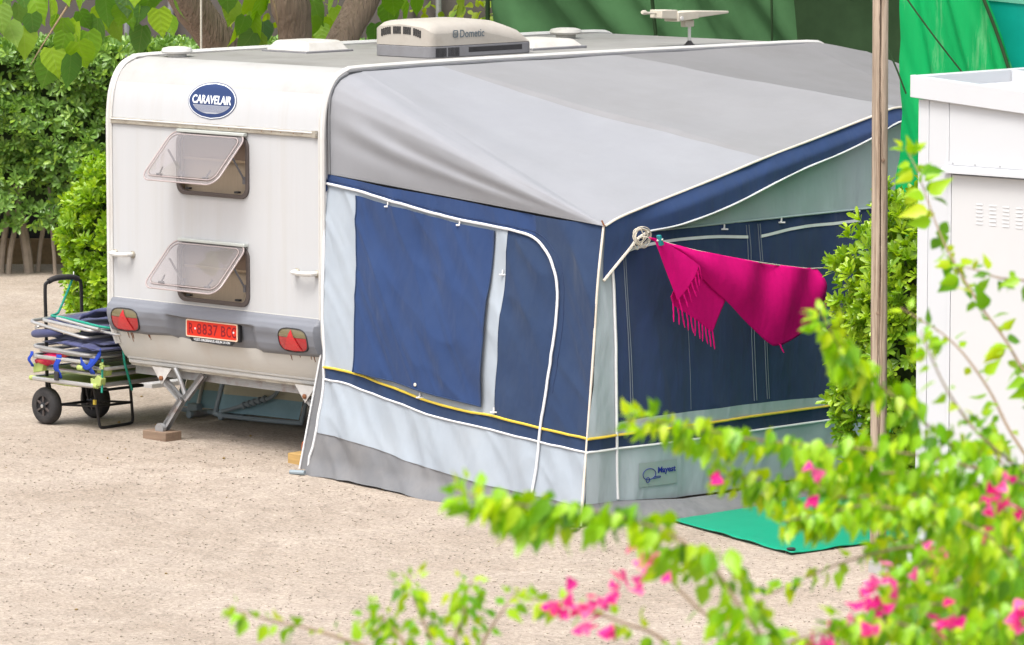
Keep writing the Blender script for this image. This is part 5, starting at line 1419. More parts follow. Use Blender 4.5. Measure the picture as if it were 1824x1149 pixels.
def rr_path(x0_, x1_, y0_, y1_, z, r=.06, tilt=(0, 0), skew=0.0):
    cx_, cy_ = (x0_ + x1_) / 2, (y0_ + y1_) / 2
    return [Vector((cx_ + u + skew * v, cy_ + v, z + u * tilt[0] + v * tilt[1])) for u, v in rrect(x1_ - x0_, y1_ - y0_, r, 5)]
def frame(name, parent, *a, r=.0125, mt='steel', **k):
    m = MB(); m.tube(rr_path(*a, **k), r, 8, closed=True); return m.build(name, M[mt], parent)
def sling(name, parent, x0_, x1_, y0_, y1_, z, mt, sag=.02, tilt=(0, 0), wr=.0, th=.006):
    m = MB(); cx_, cy_ = (x0_ + x1_) / 2, (y0_ + y1_) / 2
    def p(s, t):
        x, y = x0_ + (x1_ - x0_) * s, y0_ + (y1_ - y0_) * t
        return (x, y, z + (x - cx_) * tilt[0] + (y - cy_) * tilt[1] - sag * math.sin(math.pi * s) + wr * N(x * 7, y * 5, z * 9))
    m.grid(p, 20, 24)
    return m.build(name, M[mt], parent, angle=80, solid=th)

# lime green lounger, folded in three
LG = thing('folded_lounger', 'lime green folded sun lounger at the bottom of the trolley load', 'sun lounger', (-2.6, .6, .22), 'folded beach chairs strapped on the trolley')
frame('frame', LG, -2.975, -2.275, -.06, 1.55, .245, r=.017)
sling('sling', LG, -2.96, -2.29, -.03, 1.50, .247, 'lime_cloth', .03)
frame('frame', LG, -2.93, -2.27, .02, 1.45, .315, r=.015)
sling('sling', LG, -2.90, -2.30, .10, 1.40, .318, 'lime_cloth', .012)
frame('frame', LG, -2.60, -2.22, -.02, 1.48, .368, r=.014)
for x, y, z in ((-2.28, -.02, .25), (-2.29, .05, .315), (-2.93, .0, .30)):
    m = MB(); m.add([(x - .05, y - .03, z - .02), (x + .05, y - .03, z + .0), (x + .06, y - .03, z + .05), (x + .02, y - .03, z + .075), (x - .02, y - .03, z + .04), (x - .055, y - .03, z + .05),
                     (x - .05, y + .02, z - .02), (x + .05, y + .02, z + .0), (x + .06, y + .02, z + .05), (x + .02, y + .02, z + .075), (x - .02, y + .02, z + .04), (x - .055, y + .02, z + .05)],
                    [(0, 1, 2, 3, 4, 5), (11, 10, 9, 8, 7, 6)] + [(i, 6 + i, 6 + (i + 1) % 6, (i + 1) % 6) for i in range(6)])
    m.build('hinge_bracket', M['lime'], LG, bevel=.004)
for x, y, z, r_ in ((-2.275, .8, .372, .022), (-2.29, -.045, .245, .019), (-2.96, -.045, .245, .019), (-2.42, -.06, .365, .020)):
    m = MB(); m.tube([(x - .03, y + .0, z), (x + .03, y + .0, z)], r_, 10); m.build('connector', M['lime'], LG)
m = MB()
for k in range(5):
    a_ = 2 * math.pi * k / 5
    m.tube([(-2.16 - .05, -.045, .395), (-2.21 + .024 * math.cos(a_), -.05, .395 + .024 * math.sin(a_))], .009, 6)
m.build('knob', M['lime'], LG)

# silver chair with blue webbing
BC = thing('folded_chair', 'folded silver chair with royal blue straps above the lime lounger', 'beach chair', (-2.6, .5, .38), 'folded beach chairs strapped on the trolley')
frame('frame', BC, -2.965, -2.385, -.06, 1.0, .408, r=.015)
frame('frame', BC, -2.95, -2.30, -.01, .95, .445, r=.013)
sling('sling', BC, -2.93, -2.40, .0, .95, .425, 'navy_pad', .02, wr=.02)
for x, w_ in ((-2.955, .03), (-2.66, .055), (-2.30, .05)):
    m = MB()
    m.grid(lambda s, t: (x + w_ * (s - .5) + .01 * math.sin(t * 9), -.06 - .022 * math.sin(t * math.pi), .44 - (.17 if w_ > .05 else .11) * t), 3, 10)
    m.build('strap', M['royal'], BC, solid=.004, angle=80)
m = MB(); m.grid(lambda s, t: (-2.42 + .22 * s, -.065 - .018 * math.sin(s * 3), .385 + .04 * math.sin(s * math.pi * 1.1) * -1 + .06 * t * (1 - .4 * math.sin(s * 3)) + .07 * s * s), 12, 4); m.build('strap', M['royal'], BC, solid=.005, angle=80)
m = MB(); m.box(-2.685, -2.640, -.09, -.078, .255, .32); m.build('buckle', M['rubber'], BC, bevel=.004)
PB = MB()
PB.grid(lambda s, t: (-2.96 + .36 * s, .01 - .07 * math.sin(t * math.pi) * math.sin(math.pi * min(1, s + .1)) ** .5, .365 + .075 * s + (.055 * math.sin(math.pi * min(1, .12 + s)) ** .6) * (t - .5) * 1.6 + .012 * N(s * 6, t * 3)), 24, 12)
tag(PB.build('beach_bag', M['bag_pink'], None, solid=.006), 'pink and orange cloth bundle tucked among the folded chairs', 'cloth bundle')

# dark blue padded chair
DC = thing('folded_chair', 'dark blue padded recliner folded flat in the middle of the stack', 'beach chair', (-2.6, .5, .46), 'folded beach chairs strapped on the trolley')
frame('frame', DC, -2.965, -2.345, -.055, 1.1, .470, r=.014, tilt=(-.03, 0))
def pad(x0_, x1_, y0_, y1_, z, th, nm, tilt=0.0, seed=0):
    m = MB()
    def p(s, t, top):
        x, y = x0_ + (x1_ - x0_) * s, y0_ + (y1_ - y0_) * t
        e_ = (math.sin(math.pi * s) ** .35) * (math.sin(math.pi * t) ** .35)
        return (x, y, z + (x - x0_) * tilt + (th / 2 * e_ if top else -th / 2 * e_) + .012 * N(x * 6, y * 6, seed) * top - .010 * top * abs(math.sin(s * math.pi * 3)) ** 8)
    m.grid(lambda s, t: p(s, t, 1), 30, 20); m.grid(lambda s, t: p(s, t, 0), 30, 20)
    return m.build(nm, M['navy_pad'], DC, angle=60)
pad(-2.86, -2.24, -.05, 1.0, .520, .055, 'seat_pad', -.02, 1)
pad(-2.80, -2.22, -.02, .95, .558, .055, 'back_pad', -.03, 2)
pad(-2.62, -2.20, -.085, .18, .535, .05, 'head_pad', -.06, 5)
m = MB(); m.tube([(-2.95, -.045, .566), (-2.92, -.05, .570), (-2.75, -.05, .590), (-2.66, -.03, .60)], [.025, .031, .030, .020], 10); m.build('armrest', M['navy_pad'], DC)
# top chair
TC = thing('folded_chair', 'silver framed navy sling chair lying on top of the trolley stack', 'beach chair', (-2.6, .5, .60), 'folded beach chairs strapped on the trolley')
frame('frame', TC, -2.99, -2.37, -.06, .85, .628, r=.0125, tilt=(-.125, .02))
frame('frame', TC, -2.86, -2.30, -.06, .90, .668, r=.0125, tilt=(-.075, .02))
frame('frame', TC, -2.84, -2.10, .02, .92, .655, r=.011, tilt=(-.06, .03))
m = MB(); m.tube(smooth_path([(-2.90, -.06, .615), (-2.94, -.03, .612), (-2.90, .0, .622), (-2.70, .0, .60), (-2.42, -.03, .575)], 5), .010, 8); m.build('rear_leg', M['steel'], TC)
m = MB(); m.tube([(-2.70, -.04, .698), (-2.24, -.05, .655)], .011, 8); m.build('armrest', M['steel'], TC)
sling('sling', TC, -2.82, -2.30, -.03, .85, .675, 'navy_pad', .012, (-.075, .02), .012)
m = MB(); m.grid(lambda s, t: (-2.62 + .42 * s, .10 + .6 * t, .69 + .05 * s + .05 * math.sin(math.pi * s) * (1 - .3 * t) + .02 * N(s * 5, t * 4, 3)), 16, 14); m.build('back_fold', M['navy_pad'], TC, solid=.02, angle=80)
# bungee cord
m = MB(); m.tube(smooth_path([(-2.95, .33, .94), (-2.945, .28, .86), (-2.94, .22, .765), (-2.935, .17, .70), (-2.86, .05, .695), (-2.6, -.03, .703), (-2.3, -.03, .675), (-2.19, .1, .62), (-2.19, .15, .40), (-2.26, .28, .19)], 6), .009, 8)
BG = m.build('bungee_cord', M['bungee'], None); tag(BG, 'green bungee cord strapping the folded chairs to the trolley handle', 'bungee cord')
m = MB(); m.tube([(-2.95, .33, .94), (-2.945, .335, .96), (-2.955, .345, .985), (-2.96, .355, .955)], .004, 6); m.build('hook', M['steel'], BG)
m = MB(); m.tube([(-2.235, -.02, .44), (-2.235, -.03, .20)], .008, 6); m.build('strap_end', M['bungee'], BG)

# ---------------------------------------------------------------- sling chairs stored under the caravan
def under_chair(name, label, x0_, x1_, y, dz, group):
    t_ = thing(name, label, 'beach chair', ((x0_ + x1_) / 2, y, zg(-2) + .02), group)
    zb_ = zg(-2) + .06
    def pl(s, t, off=0):
        return (x0_ + (x1_ - x0_) * s, y + .10 * s + off + .14 * t, zb_ + .42 * t)
    for k, (t0, t1, mt) in enumerate(((0, .30, 'sling_blue'), (.30, .46, 'sling_sand'), (.46, .66, 'sling_blue'), (.66, .82, 'sling_sand'), (.82, 1, 'sling_blue'))):
        m = MB(); m.grid(lambda s, t: pl(.04 + .92 * s, t0 + (t1 - t0) * t, .012 * math.sin(s * 3)), 12, 4); m.build('sling', M[mt], t_, angle=80)
    m = MB(); m.tube(smooth_path([pl(0, 1.0), pl(0, .3), pl(0, .02), pl(.04, -.05), pl(.5, -.06), pl(.96, -.05), pl(1, .02), pl(1, .5), pl(1, 1)], 5), .017, 8); m.build('frame', M['grey_plastic'], t_)
    return t_, pl
t_, pl = under_chair('folded_chair', 'blue and sand striped sling chair stored left under the caravan', -2.62, -2.02, 1.05, 0, 'striped chairs stored under the caravan')
m = MB(); m.tube([pl(.34, -.02, -.03), pl(.34, 1.0, -.03)], .015, 8); m.build('post', M['steel'], t_)
m = MB(); q = Vector(pl(.32, .0, -.04)); m.box(q.x - .05, q.x + .05, q.y - .03, q.y + .03, q.z - .05, q.z + .035); m.build('foot_clip', M['grey_plastic'], t_, bevel=.006)
t_, pl = under_chair('folded_chair', 'blue striped sling chair stored right under the caravan behind its steady', -2.18, -1.38, 1.02, 0, 'striped chairs stored under the caravan')
m = MB(); m.tube(smooth_path([pl(.72, 1.0, -.05), pl(.72, .55, -.05), pl(.66, .35, -.05), pl(.50, .26, -.05), pl(.25, .10, -.05), pl(.12, .03, -.05)], 5), .015, 8); arm = m.build('arm', M['grey_plastic'], t_)
for k in range(5):
    q = Vector(pl(.36 + .055 * k, .165 + .035 * k, -.05)); m = MB(); m.lathe([(.02, -.016), (.026, -.012), (.026, .012), (.02, .016)], Matrix.Translation(q) @ Matrix.Rotation(R(60), 4, 'Y'), 10); m.build('ratchet', M['grey_plastic'], arm)
for x0_, y0_, x1_, y1_, lb in ((-2.36, .93, -2.30, 2.1, 'grey tube with a round end cap lying nearest under the caravan'), (-2.12, 1.02, -2.25, 2.2, 'grey tube lying behind the nearest one under the caravan')):
    m = MB(); m.tube([(x0_, y0_, zg(-2.2) + .03), (x1_, y1_, zg(-2.2) + .035)], .024, 10)
    o = m.build('tube', M['galv'], None); tag(o, lb, 'tube')
    m = MB(); m.lathe([(.028, -.01), (.028, .014), (.02, .02)], Matrix.Translation((x0_, y0_, zg(-2.2) + .03)) @ Matrix.Rotation(R(90), 4, 'X'), 14); m.build('end_cap', M['grey_plastic'], o)
# waste pipes hanging from the floor
WP = MB(); WP.tube(smooth_path([(-1.02, 1.25, .38), (-1.02, 1.25, .12), (-.98, 1.27, .03), (-.90, 1.30, .0), (-.84, 1.33, .05), (-.84, 1.34, .36)], 6), .018, 8)
wp = WP.build('waste_pipe', M['cream_plastic'], CAR)
m = MB(); m.tube(smooth_path([(-.92, 1.2, .36), (-.92, 1.2, .20), (-.86, 1.22, .10), (-.78, 1.24, .14), (-.78, 1.25, .34)], 6), .016, 8); m.build('trap', M['cream_plastic'], wp)
m = MB(); m.lathe([(.0, -.10), (.025, -.09), (.042, -.05), (.045, .06), (.03, .10), (.016, .13)], Matrix.Translation((-1.10, 1.20, .11)), 16); m.build('float_valve', M['cream_plastic'], wp)
m = MB(); m.tube([(-1.10, 1.20, .2), (-1.10, 1.20, .42)], .014, 8); m.build('pipe', M['cream_plastic'], wp)

# ---------------------------------------------------------------- vegetation
rs = np.random.default_rng(11)
def unit(v):
    return v / np.maximum(np.linalg.norm(v, axis=-1, keepdims=True), 1e-9)
ROS = (np.array([(0, 0, 0), (-.14, .50, .04), (0, .58, -.02), (.14, .50, .04), (-.15, .84, .03), (.15, .84, .03), (0, 1.0, -.06)], float),
       np.array([(0, 2, 1), (0, 3, 2), (1, 2, 4), (2, 3, 5), (2, 6, 4), (2, 5, 6)]))
OVATE = (np.array([(0, 0, 0), (-.22, .14, .06), (0, .16, 0), (.22, .14, .06), (-.33, .36, .08), (0, .38, -.01), (.33, .36, .08), (-.19, .70, .03), (0, .72, -.05), (.19, .70, .03), (0, 1.12, -.16)], float),
         np.array([(0, 2, 1), (0, 3, 2), (1, 2, 5), (1, 5, 4), (2, 3, 6), (2, 6, 5), (4, 5, 8), (4, 8, 7), (5, 6, 9), (5, 9, 8), (7, 8, 10), (8, 9, 10)]))
HEART = (np.array([(0, 0, 0), (-.22, -.10, .03), (.22, -.10, .03), (-.43, .10, .04), (0, .14, -.015), (.43, .10, .04), (-.46, .38, .03), (0, .42, -.03), (.46, .38, .03), (-.30, .70, -.02), (0, .72, -.06), (.30, .70, -.02), (-.10, .92, -.09), (.10, .92, -.09), (0, 1.10, -.15)], float),
         np.array([(0, 4, 1), (0, 2, 4), (1, 4, 3), (2, 5, 4), (3, 4, 7), (3, 7, 6), (4, 5, 8), (4, 8, 7), (6, 7, 10), (6, 10, 9), (7, 8, 11), (7, 11, 10), (9, 10, 12), (10, 11, 13), (10, 13, 12), (12, 13, 14)]))

def leaf_cloud(name, tpl, pos, tip, nrm, size, m_, parent, stuff=True, tint=None):
    """merge many leaves into one mesh: pos, tip direction, normal, length"""
    tv, tf = tpl
    Y = unit(tip); X = unit(np.cross(Y, nrm)); Z = np.cross(X, Y)
    n = len(pos)
    V = pos[:, None, :] + size[:, None, None] * (tv[None, :, 0:1] * X[:, None, :] + tv[None, :, 1:2] * Y[:, None, :] + tv[None, :, 2:3] * Z[:, None, :])
    Fs = (tf[None] + (np.arange(n) * len(tv))[:, None, None]).reshape(-1, 3)
    me = bpy.data.meshes.new(name)
    me.vertices.add(n * len(tv)); me.vertices.foreach_set('co', V.reshape(-1))
    me.loops.add(len(Fs) * 3); me.loops.foreach_set('vertex_index', Fs.reshape(-1))
    me.polygons.add(len(Fs)); me.polygons.foreach_set('loop_start', np.arange(len(Fs)) * 3)
    me.polygons.foreach_set('use_smooth', np.ones(len(Fs), bool))
    me.update(calc_edges=True); me.validate()
    at = me.attributes.new('tint', 'FLOAT', 'POINT')
    tn = rs.random(n) if tint is None else tint
    at.data.foreach_set('value', np.repeat(tn, len(tv)))
    me.materials.append(m_)
    o = bpy.data.objects.new(name, me); setup(o, parent)
    if stuff:
        o['kind'] = 'stuff'
    return o
def rosettes(name, pos, out, k, L, m_, parent, spread=(.35, 1.25), flat=0.0):
    """k leaves fanned round each shoot direction"""
    n = len(pos)
    out = unit(out)
    ref = np.where(np.abs(out[:, 2:3]) < .9, np.array([[0, 0, 1.]]), np.array([[1., 0, 0]]))
    a = unit(np.cross(out, ref)); b = np.cross(out, a)
    P = np.repeat(pos, k, 0); O = np.repeat(out, k, 0); A = np.repeat(a, k, 0); B_ = np.repeat(b, k, 0)
    ph = (np.tile(np.arange(k), n) * 2.39996 + np.repeat(rs.random(n) * 6.28, k))[:, None]
    el = rs.uniform(*spread, n * k)[:, None]
    rad = A * np.cos(ph) + B_ * np.sin(ph)
    tip = O * np.cos(el) + rad * np.sin(el)
    nr = O * np.sin(el) - rad * np.cos(el) + .25 * rs.normal(size=(n * k, 3))
    sz = L * rs.uniform(.65, 1.15, n * k)
    tn = np.clip(np.repeat(rs.random(n), k) * .8 + rs.random(n * k) * .2, 0, .999)
    P = P + O * rs.uniform(-.35, .1, (n * k, 1)) * L
    return leaf_cloud(name, ROS, P, tip, nr, sz, m_, parent, tint=tn)

# hedge
HE = thing('hedge', 'tall clipped evergreen hedge on bare pale trunks', 'hedge', tuple(hp(1.5, .5, zg(-10))))
n = 6000
u = rs.uniform(-4.5, 9.0, n); zz = rs.uniform(.36, 2.02, n); d = -.06 + .16 * rs.random(n) ** 2
low = np.array([.10 * noise.noise(Vector((q * 2.2, 3.0, 0))) for q in u]); zz = np.maximum(zz, .38 + 1.6 * low)
bul = np.array([noise.noise(Vector((q * 1.6, r_ * 1.6, 0))) + .6 * noise.noise(Vector((q * 4, r_ * 4, 3))) for q, r_ in zip(u, zz)])
pf_ = np.array([hp(a_, b_ + .26 * c_, z_) for a_, b_, c_, z_ in zip(u, d, bul, zz)])
of_ = np.array([tuple(-HD)] * n) + .55 * rs.normal(size=(n, 3)) + np.array([[0, 0, .45]])
nt_ = 3900
u2 = rs.uniform(-4.5, 9.0, nt_); d2 = rs.uniform(-.05, 1.2, nt_)
zt = np.array([2.02 + .10 * noise.noise(Vector((a_ * 1.2, b_ * 1.2, 5))) + .05 * noise.noise(Vector((a_ * 5, b_ * 5, 9))) for a_, b_ in zip(u2, d2)])
pt_ = np.array([hp(a_, b_, z_) for a_, b_, z_ in zip(u2, d2, zt)])
ot_ = np.array([[0, 0, 1.]]) + .45 * rs.normal(size=(nt_, 3))
rosettes('foliage', np.concatenate([pf_, pt_]), np.concatenate([of_, ot_]), 9, .098, M['hedge'], HE, (.55, 1.35))
# inner twigs that stop the eye
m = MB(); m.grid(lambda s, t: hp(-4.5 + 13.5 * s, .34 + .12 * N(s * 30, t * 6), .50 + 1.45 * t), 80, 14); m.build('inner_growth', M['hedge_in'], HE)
for px_u, r_ in ((-.10, .030), (-.03, .026), (.16, .048), (.235, .022), (.42, .018), (.56, .030), (-.6, .04), (1.0, .04), (1.6, .045), (2.4, .04), (-1.6, .04), (-3.0, .04)):
    m = MB(); dd = rs.uniform(.05, .4); k_ = rs.uniform(-.08, .08)
    m.tube(smooth_path([hp(px_u, dd, zg(-10) - .03), hp(px_u + k_ * .3, dd, .12), hp(px_u + k_, dd + .03, .40), hp(px_u + k_ * 1.6, dd + .05, .75)], 4), [r_ * 1.25] + [r_] * 12, 8)
    m.build('trunk', M['hedge_stem'], HE)

def bush(name, label, c, rad, n, L, mt, bumpy=.22, k=10):
    t_ = thing(name, label, 'shrub', (c[0], c[1], zg(c[0])))
    v = unit(rs.normal(size=(n, 3)))
    f = np.array([1 + bumpy * noise.noise(Vector(q * 2.3) + Vector((c[0], 0, 0))) + bumpy * .8 * noise.noise(Vector(q * 5.0)) for q in v])
    r = f * (1 - .28 * rs.random(n) ** 2.2)
    pos = np.array(c) + v * r[:, None] * np.array(rad)
    keep = pos[:, 2] > zg(c[0]) + .05
    pos, v = pos[keep], v[keep]
    rosettes('foliage', pos, v * np.array([1, 1, .8]) + np.array([[0, 0, .45]]) + .35 * rs.normal(size=v.shape), k, L, mt, t_)
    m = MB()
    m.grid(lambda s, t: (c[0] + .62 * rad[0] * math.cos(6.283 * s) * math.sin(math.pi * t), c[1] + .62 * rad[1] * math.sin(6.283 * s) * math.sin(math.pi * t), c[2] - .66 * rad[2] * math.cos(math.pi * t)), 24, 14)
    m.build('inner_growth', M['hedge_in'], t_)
    for i in range(4):
        m = MB(); a_ = i * 1.7
        m.tube([(c[0] + .1 * math.cos(a_), c[1] + .1 * math.sin(a_), zg(c[0])), (c[0] + .3 * rad[0] * math.cos(a_), c[1] + .3 * rad[1] * math.sin(a_), c[2])], [.03, .015], 6); m.build('stem', M['hedge_stem'], t_)
bush('shrub', 'bright green rounded shrub beside the left flank of the caravan', (-6.45, 3.88, .70), (.46, .46, .76), 1500, .085, M['bush'])
bush('shrub', 'yellow-green evergreen shrub between the awning and the white cabin', (4.02, 1.55, .88), (.58, .64, 1.04), 2100, .088, M['bush'], .28)

# mulberry tree
MT = thing('mulberry_tree', 'broad-leaved tree with three thick limbs behind the caravan', 'tree', (-4.0, 3.5, zg(-4)))
def limb(nm, pts, rr, mt='bark', nn=14):
    P = smooth_path(pts, 6)
    k = len(P)
    m = MB(); m.tube(P, [interp([(i / (len(rr) - 1), q) for i, q in enumerate(rr)], j / (k - 1)) * (1 + .10 * N(j * .5, rr[0] * 40)) for j in range(k)], nn)
    return m.build(nm, M[mt], MT, angle=80)
limb('trunk', [(-4.0, 3.5, zg(-4) - .05), (-4.0, 3.48, .5), (-4.02, 3.46, 1.1), (-4.0, 3.46, 1.55)], [.36, .27, .26, .27])
limb('limb', [(-4.0, 3.46, 1.35), (-4.0, 3.15, 2.0), (-4.0, 2.78, 2.49), (-4.0, 2.43, 2.87), (-3.9, 1.9, 3.5), (-3.6, 1.3, 4.2)], [.20, .17, .145, .14, .11, .06])
limb('limb', [(-4.0, 3.50, 1.35), (-4.02, 3.58, 2.1), (-4.0, 3.585, 2.5), (-4.0, 3.52, 2.82), (-4.1, 3.4, 3.6), (-4.3, 3.3, 4.6)], [.20, .16, .128, .155, .12, .06])
limb('limb', [(-4.0, 3.52, 1.35), (-4.0, 3.80, 2.05), (-4.0, 4.07, 2.45), (-4.0, 4.34, 2.80), (-3.9, 4.8, 3.5), (-3.7, 5.4, 4.3)], [.20, .16, .125, .125, .10, .06])
limb('branch', [(-3.9, 1.9, 3.5), (-3.4, 1.0, 3.55), (-2.9, .1, 3.35), (-2.75, -.6, 3.15)], [.06, .04, .025, .012], nn=8)
limb('branch', [(-3.4, 1.0, 3.55), (-2.9, .6, 3.3), (-2.75, .2, 3.0), (-2.75, -.05, 2.72), (-2.75, -.22, 2.52)], [.03, .018, .010, .006, .003], mt='stem', nn=6)
limb('branch', [(-4.0, 3.1, 3.1), (-3.7, 3.0, 2.95), (-3.55, 2.95, 2.75), (-3.55, 2.98, 2.5)], [.02, .012, .008, .004], mt='stem', nn=6)
limb('branch', [(-3.9, 4.8, 3.5), (-4.3, 4.6, 3.1), (-4.5, 4.4, 2.85), (-4.5, 4.3, 2.6)], [.02, .012, .008, .004], mt='stem', nn=6)

def leaf_mesh(name, tpl, m_, curl=0.0):
    tv, tf = tpl
    me = bpy.data.meshes.new(name); v = tv.copy()
    v[:, 2] += curl * v[:, 1] ** 2
    me.from_pydata(v.tolist(), [], tf.tolist()); me.materials.append(m_)
    me.polygons.foreach_set('use_smooth', [True] * len(me.polygons)); me.update()
    return me
def place_leaf(name, me, parent, pos, tip, nrm, size):
    Y = Vector(tip).normalized(); X = Y.cross(Vector(nrm)); X.normalize(); Z = X.cross(Y)
    o = bpy.data.objects.new(name, me)
    o.matrix_basis = Matrix(((X.x * size, Y.x * size, Z.x * size, pos[0]), (X.y * size, Y.y * size, Z.y * size, pos[1]), (X.z * size, Y.z * size, Z.z * size, pos[2]), (0, 0, 0, 1)))
    o.parent = parent; o.matrix_parent_inverse = WORLD[parent.name].inverted()
    COL.objects.link(o)
    return o
hm = [leaf_mesh('mulberry_leaf', HEART, M['mulberry_vein'], c) for c in (-.05, -.2, .1)]
def mul(lst, smin, smax):
    for p in lst:
        s = rs.uniform(smin, smax)
        tip = np.array([rs.normal() * .30, rs.normal() * .30, -1.0])
        nr = np.array([.69, -.72, .25]) + .95 * rs.normal(size=3)
        tp = unit(tip)
        place_leaf('leaf', hm[rs.integers(3)], MT, np.array(p) - tp * s * .45, tip, nr, s)
mul(MUL_A, .15, .235); mul(MUL_B, .15, .21); mul(MUL_C, .15, .21)
nl = 1300
v = unit(rs.normal(size=(nl, 3))) * (rs.random((nl, 1)) ** .4)
pos = np.array([-3.6, 3.4, 4.5]) + v * np.array([2.7, 3.6, 1.35])
front_ = (pos - np.array([23.132, -22.385, 4.525])) @ np.array([-.686, .7188, -.1128])
keep = pos[:, 2] > 3.22
pos = pos[keep]
tip = np.stack([rs.normal(size=len(pos)) * .5, rs.normal(size=len(pos)) * .5, -np.ones(len(pos))], 1)
leaf_cloud('crown', HEART, pos, tip, rs.normal(size=(len(pos), 3)) + np.array([0, 0, .6]), rs.uniform(.14, .24, len(pos)), M['mulberry'], MT)
m = MB(); m.tube([(-2.5, 1.198, 3.9), (-2.5, 1.198, 2.94), (-2.5, 1.194, 2.40)], .008, 6)
tag(m.build('hanging_cord', M['rope'], None), 'white cord hanging straight down from the tree behind the caravan roof', 'cord')

# sunlit young tree beyond the hedge, out of focus
def far_tree(c, rad, n, label, tr):
    t_ = thing('young_tree', label, 'tree', (c[0], c[1], zg(c[0])))
    p = np.array(c) + unit(rs.normal(size=(n, 3))) * (rs.random((n, 1)) ** .45) * np.array(rad)
    tip = rs.normal(size=(n, 3)) + np.array([0, 0, -.8])
    leaf_cloud('crown', OVATE, p, tip, rs.normal(size=(n, 3)) + np.array([0, 0, .7]), rs.uniform(.07, .14, n), M['far_leaf'], t_)
    m = MB(); m.tube([(tr[0], tr[1], zg(c[0])), (tr[0] + .03, tr[1] + .03, 1.2), (c[0], c[1], c[2])], [.11, .09, .05], 10); m.build('trunk', M['bark'], t_)
far_tree((-9.1, 11.2, 2.1), (.9, 1.0, .75), 620, 'sunlit young tree left of the shade net, seen past the roof box', (-8.75, 11.5))
far_tree((-10.6, 9.9, 2.0), (.7, .8, .6), 420, 'small sunlit tree between the thick limbs behind the caravan', (-10.6, 9.9))

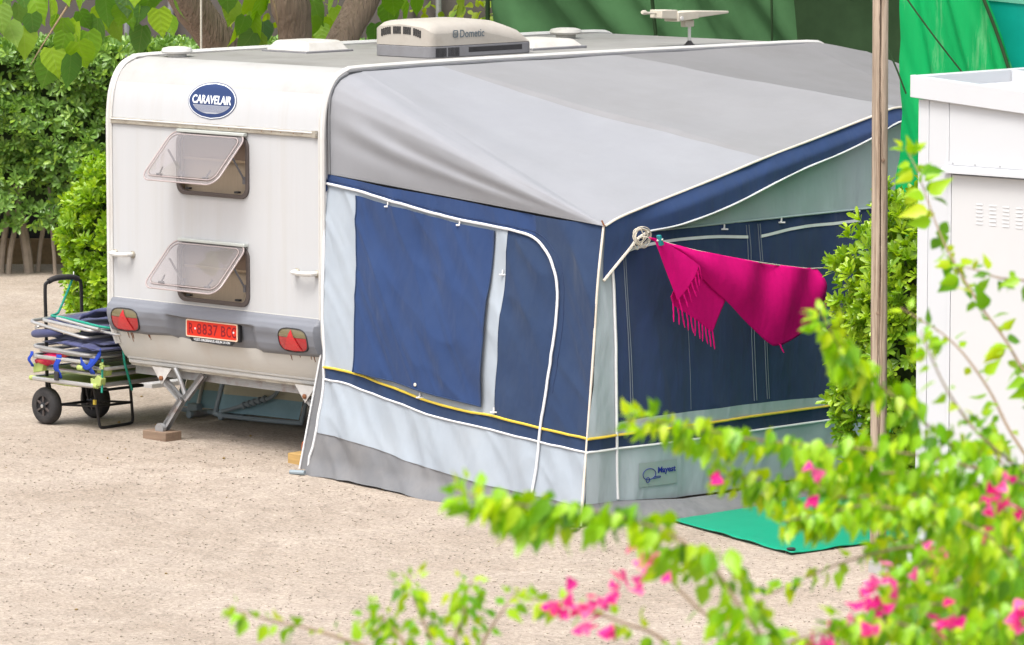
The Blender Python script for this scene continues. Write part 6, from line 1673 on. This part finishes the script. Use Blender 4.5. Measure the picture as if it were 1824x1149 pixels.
# bougainvillea in the foreground
BO = thing('bougainvillea', 'bougainvillea with bright green leaves and pink bracts in the foreground', 'shrub', (18.3, -13.3, zg(15)))
root = Vector((18.3, -13.3, zg(15)))
bm_ = [[leaf_mesh('bougainvillea_leaf', OVATE, M[k], c) for c in (-.06, -.24, -.14)] for k in ('boug', 'boug_young')]
LV = []
CAMP = np.array([23.132, -22.385, 4.525]); CR = np.array([.72346, .69037, 0]); CU = np.array([-.07785, .08158, .99362]); CF = np.array([-.68597, .71884, -.11276])
for bi, (ls, sp, pts) in enumerate(BRANCHES):
    P = smooth_path(pts, 8)
    # wood: from the root stock to the first point, then along the shoot
    mid = root.lerp(P[0], .55) + Vector((rs.normal() * .12, rs.normal() * .12, .25))
    k = len(P)
    m = MB()
    W_ = smooth_path([root + Vector((rs.normal() * .05, rs.normal() * .05, 0)), mid, P[0] + (P[0] - P[1]).normalized() * .12, P[0]], 8)
    m.tube(W_, [interp([(0, .022), (.5, .007), (1, .0042)], j / (len(W_) - 1)) for j in range(len(W_))], 8); m.build('stem', M['stem'], BO)
    m = MB(); m.tube(P, [(.0042 - .0028 * j / (k - 1)) for j in range(k)], 6); m.build('branch', M['stem'], BO)
    ln_ = sum((b - a).length for a, b in zip(P, P[1:]))
    dense = sp < .015
    cnt = int(ln_ / sp * (3.9 if dense else 1.6))
    for j in range(cnt):
        t = (j + rs.random() * .6) / cnt
        if rs.random() < .22: t = 1 - (1 - t) * .25
        p = along(P, t); q = along(P, min(1, t + .02)); tn = (q - p)
        tn = np.array(tn.normalized() if tn.length > 1e-6 else (0, 0, 1))
        rad = rs.normal(size=3); rad -= tn * rad.dot(tn); rad = unit(rad)
        tip = (rad * .65 + tn * .35 + np.array([0, 0, -1.15 if t < .93 else .0])) if (dense or ls > .07 and bi > 3) else (rad * 1.0 + tn * .4 + np.array([0, 0, -.5 if t < .93 else .1]))
        nr = np.array([.1, -.1, .45]) + .75 * rs.normal(size=3) + np.array([.69, -.72, .1]) * rs.uniform(0, 1.0)
        s = ls * .74 * rs.uniform(.62, 1.25) * (1 if t < .9 else .75)
        off = rad * rs.uniform(.004, (.065 * (1 - .55 * t)) if dense else .014)
        LV.append((np.array(p) + off, tip, nr, s, (rs.random() < .25 + .6 * t * t)))
# side shoots that thicken the lower right of the bush
pos_ = np.array([l[0] for l in LV]); tip_ = np.array([l[1] for l in LV]); nr_ = np.array([l[2] for l in LV]); sz_ = np.array([l[3] for l in LV]); yg_ = np.array([bool(l[4]) for l in LV])
rel = pos_ - CAMP; dep = rel @ CF
sx, sy = rel @ CR / dep * 8500, rel @ CU / dep * 8500
seen = (np.abs(sx) < 912) & (np.abs(sy) < 575)
order = np.argsort(np.where(seen, -sz_ / dep, 1))
big = set(order[:300].tolist())
for i in sorted(big):
    place_leaf('leaf', bm_[int(yg_[i])][rs.integers(3)], BO, pos_[i], tip_[i], nr_[i], sz_[i])
rest = np.array([i for i in range(len(LV)) if i not in big])
for q, k in ((rest[~yg_[rest]], 'boug'), (rest[yg_[rest]], 'boug_young')):
    leaf_cloud('foliage', OVATE, pos_[q], tip_[q], nr_[q], sz_[q], M[k], BO)
# bracts: three papery bracts round a tiny flower
def bract_mesh():
    V = []; F_ = []
    tv, tf = OVATE
    for k in range(3):
        a_ = k * 2.094; c, s = math.cos(a_), math.sin(a_)
        vv = tv * np.array([1.7, 1.0, 1.0]); vv[:, 2] += .55 * vv[:, 1] - .25 * vv[:, 1] ** 2
        r_ = np.stack([vv[:, 0] * c - vv[:, 1] * s, vv[:, 0] * s + vv[:, 1] * c, vv[:, 2]], 1)
        F_ += (tf + len(V) * len(tv)).tolist(); V.append(r_)
    me = bpy.data.meshes.new('bract_cluster'); me.from_pydata(np.concatenate(V).tolist(), [], F_); me.materials.append(M['bract'])
    me.polygons.foreach_set('use_smooth', [True] * len(me.polygons)); me.update(); return me
bme = bract_mesh()
for p in BRACTS:
    for k in range(3):
        d_ = rs.normal(size=3) * .012 * (k > 0) + rs.normal(size=3) * .004
        tip = rs.normal(size=3) + np.array([0, 0, .3]); nr = np.array([.5, -.5, .4]) + .8 * rs.normal(size=3)
        place_leaf('bract_cluster', bme, BO, np.array(p) + d_, tip, nr, rs.uniform(.012, .019))
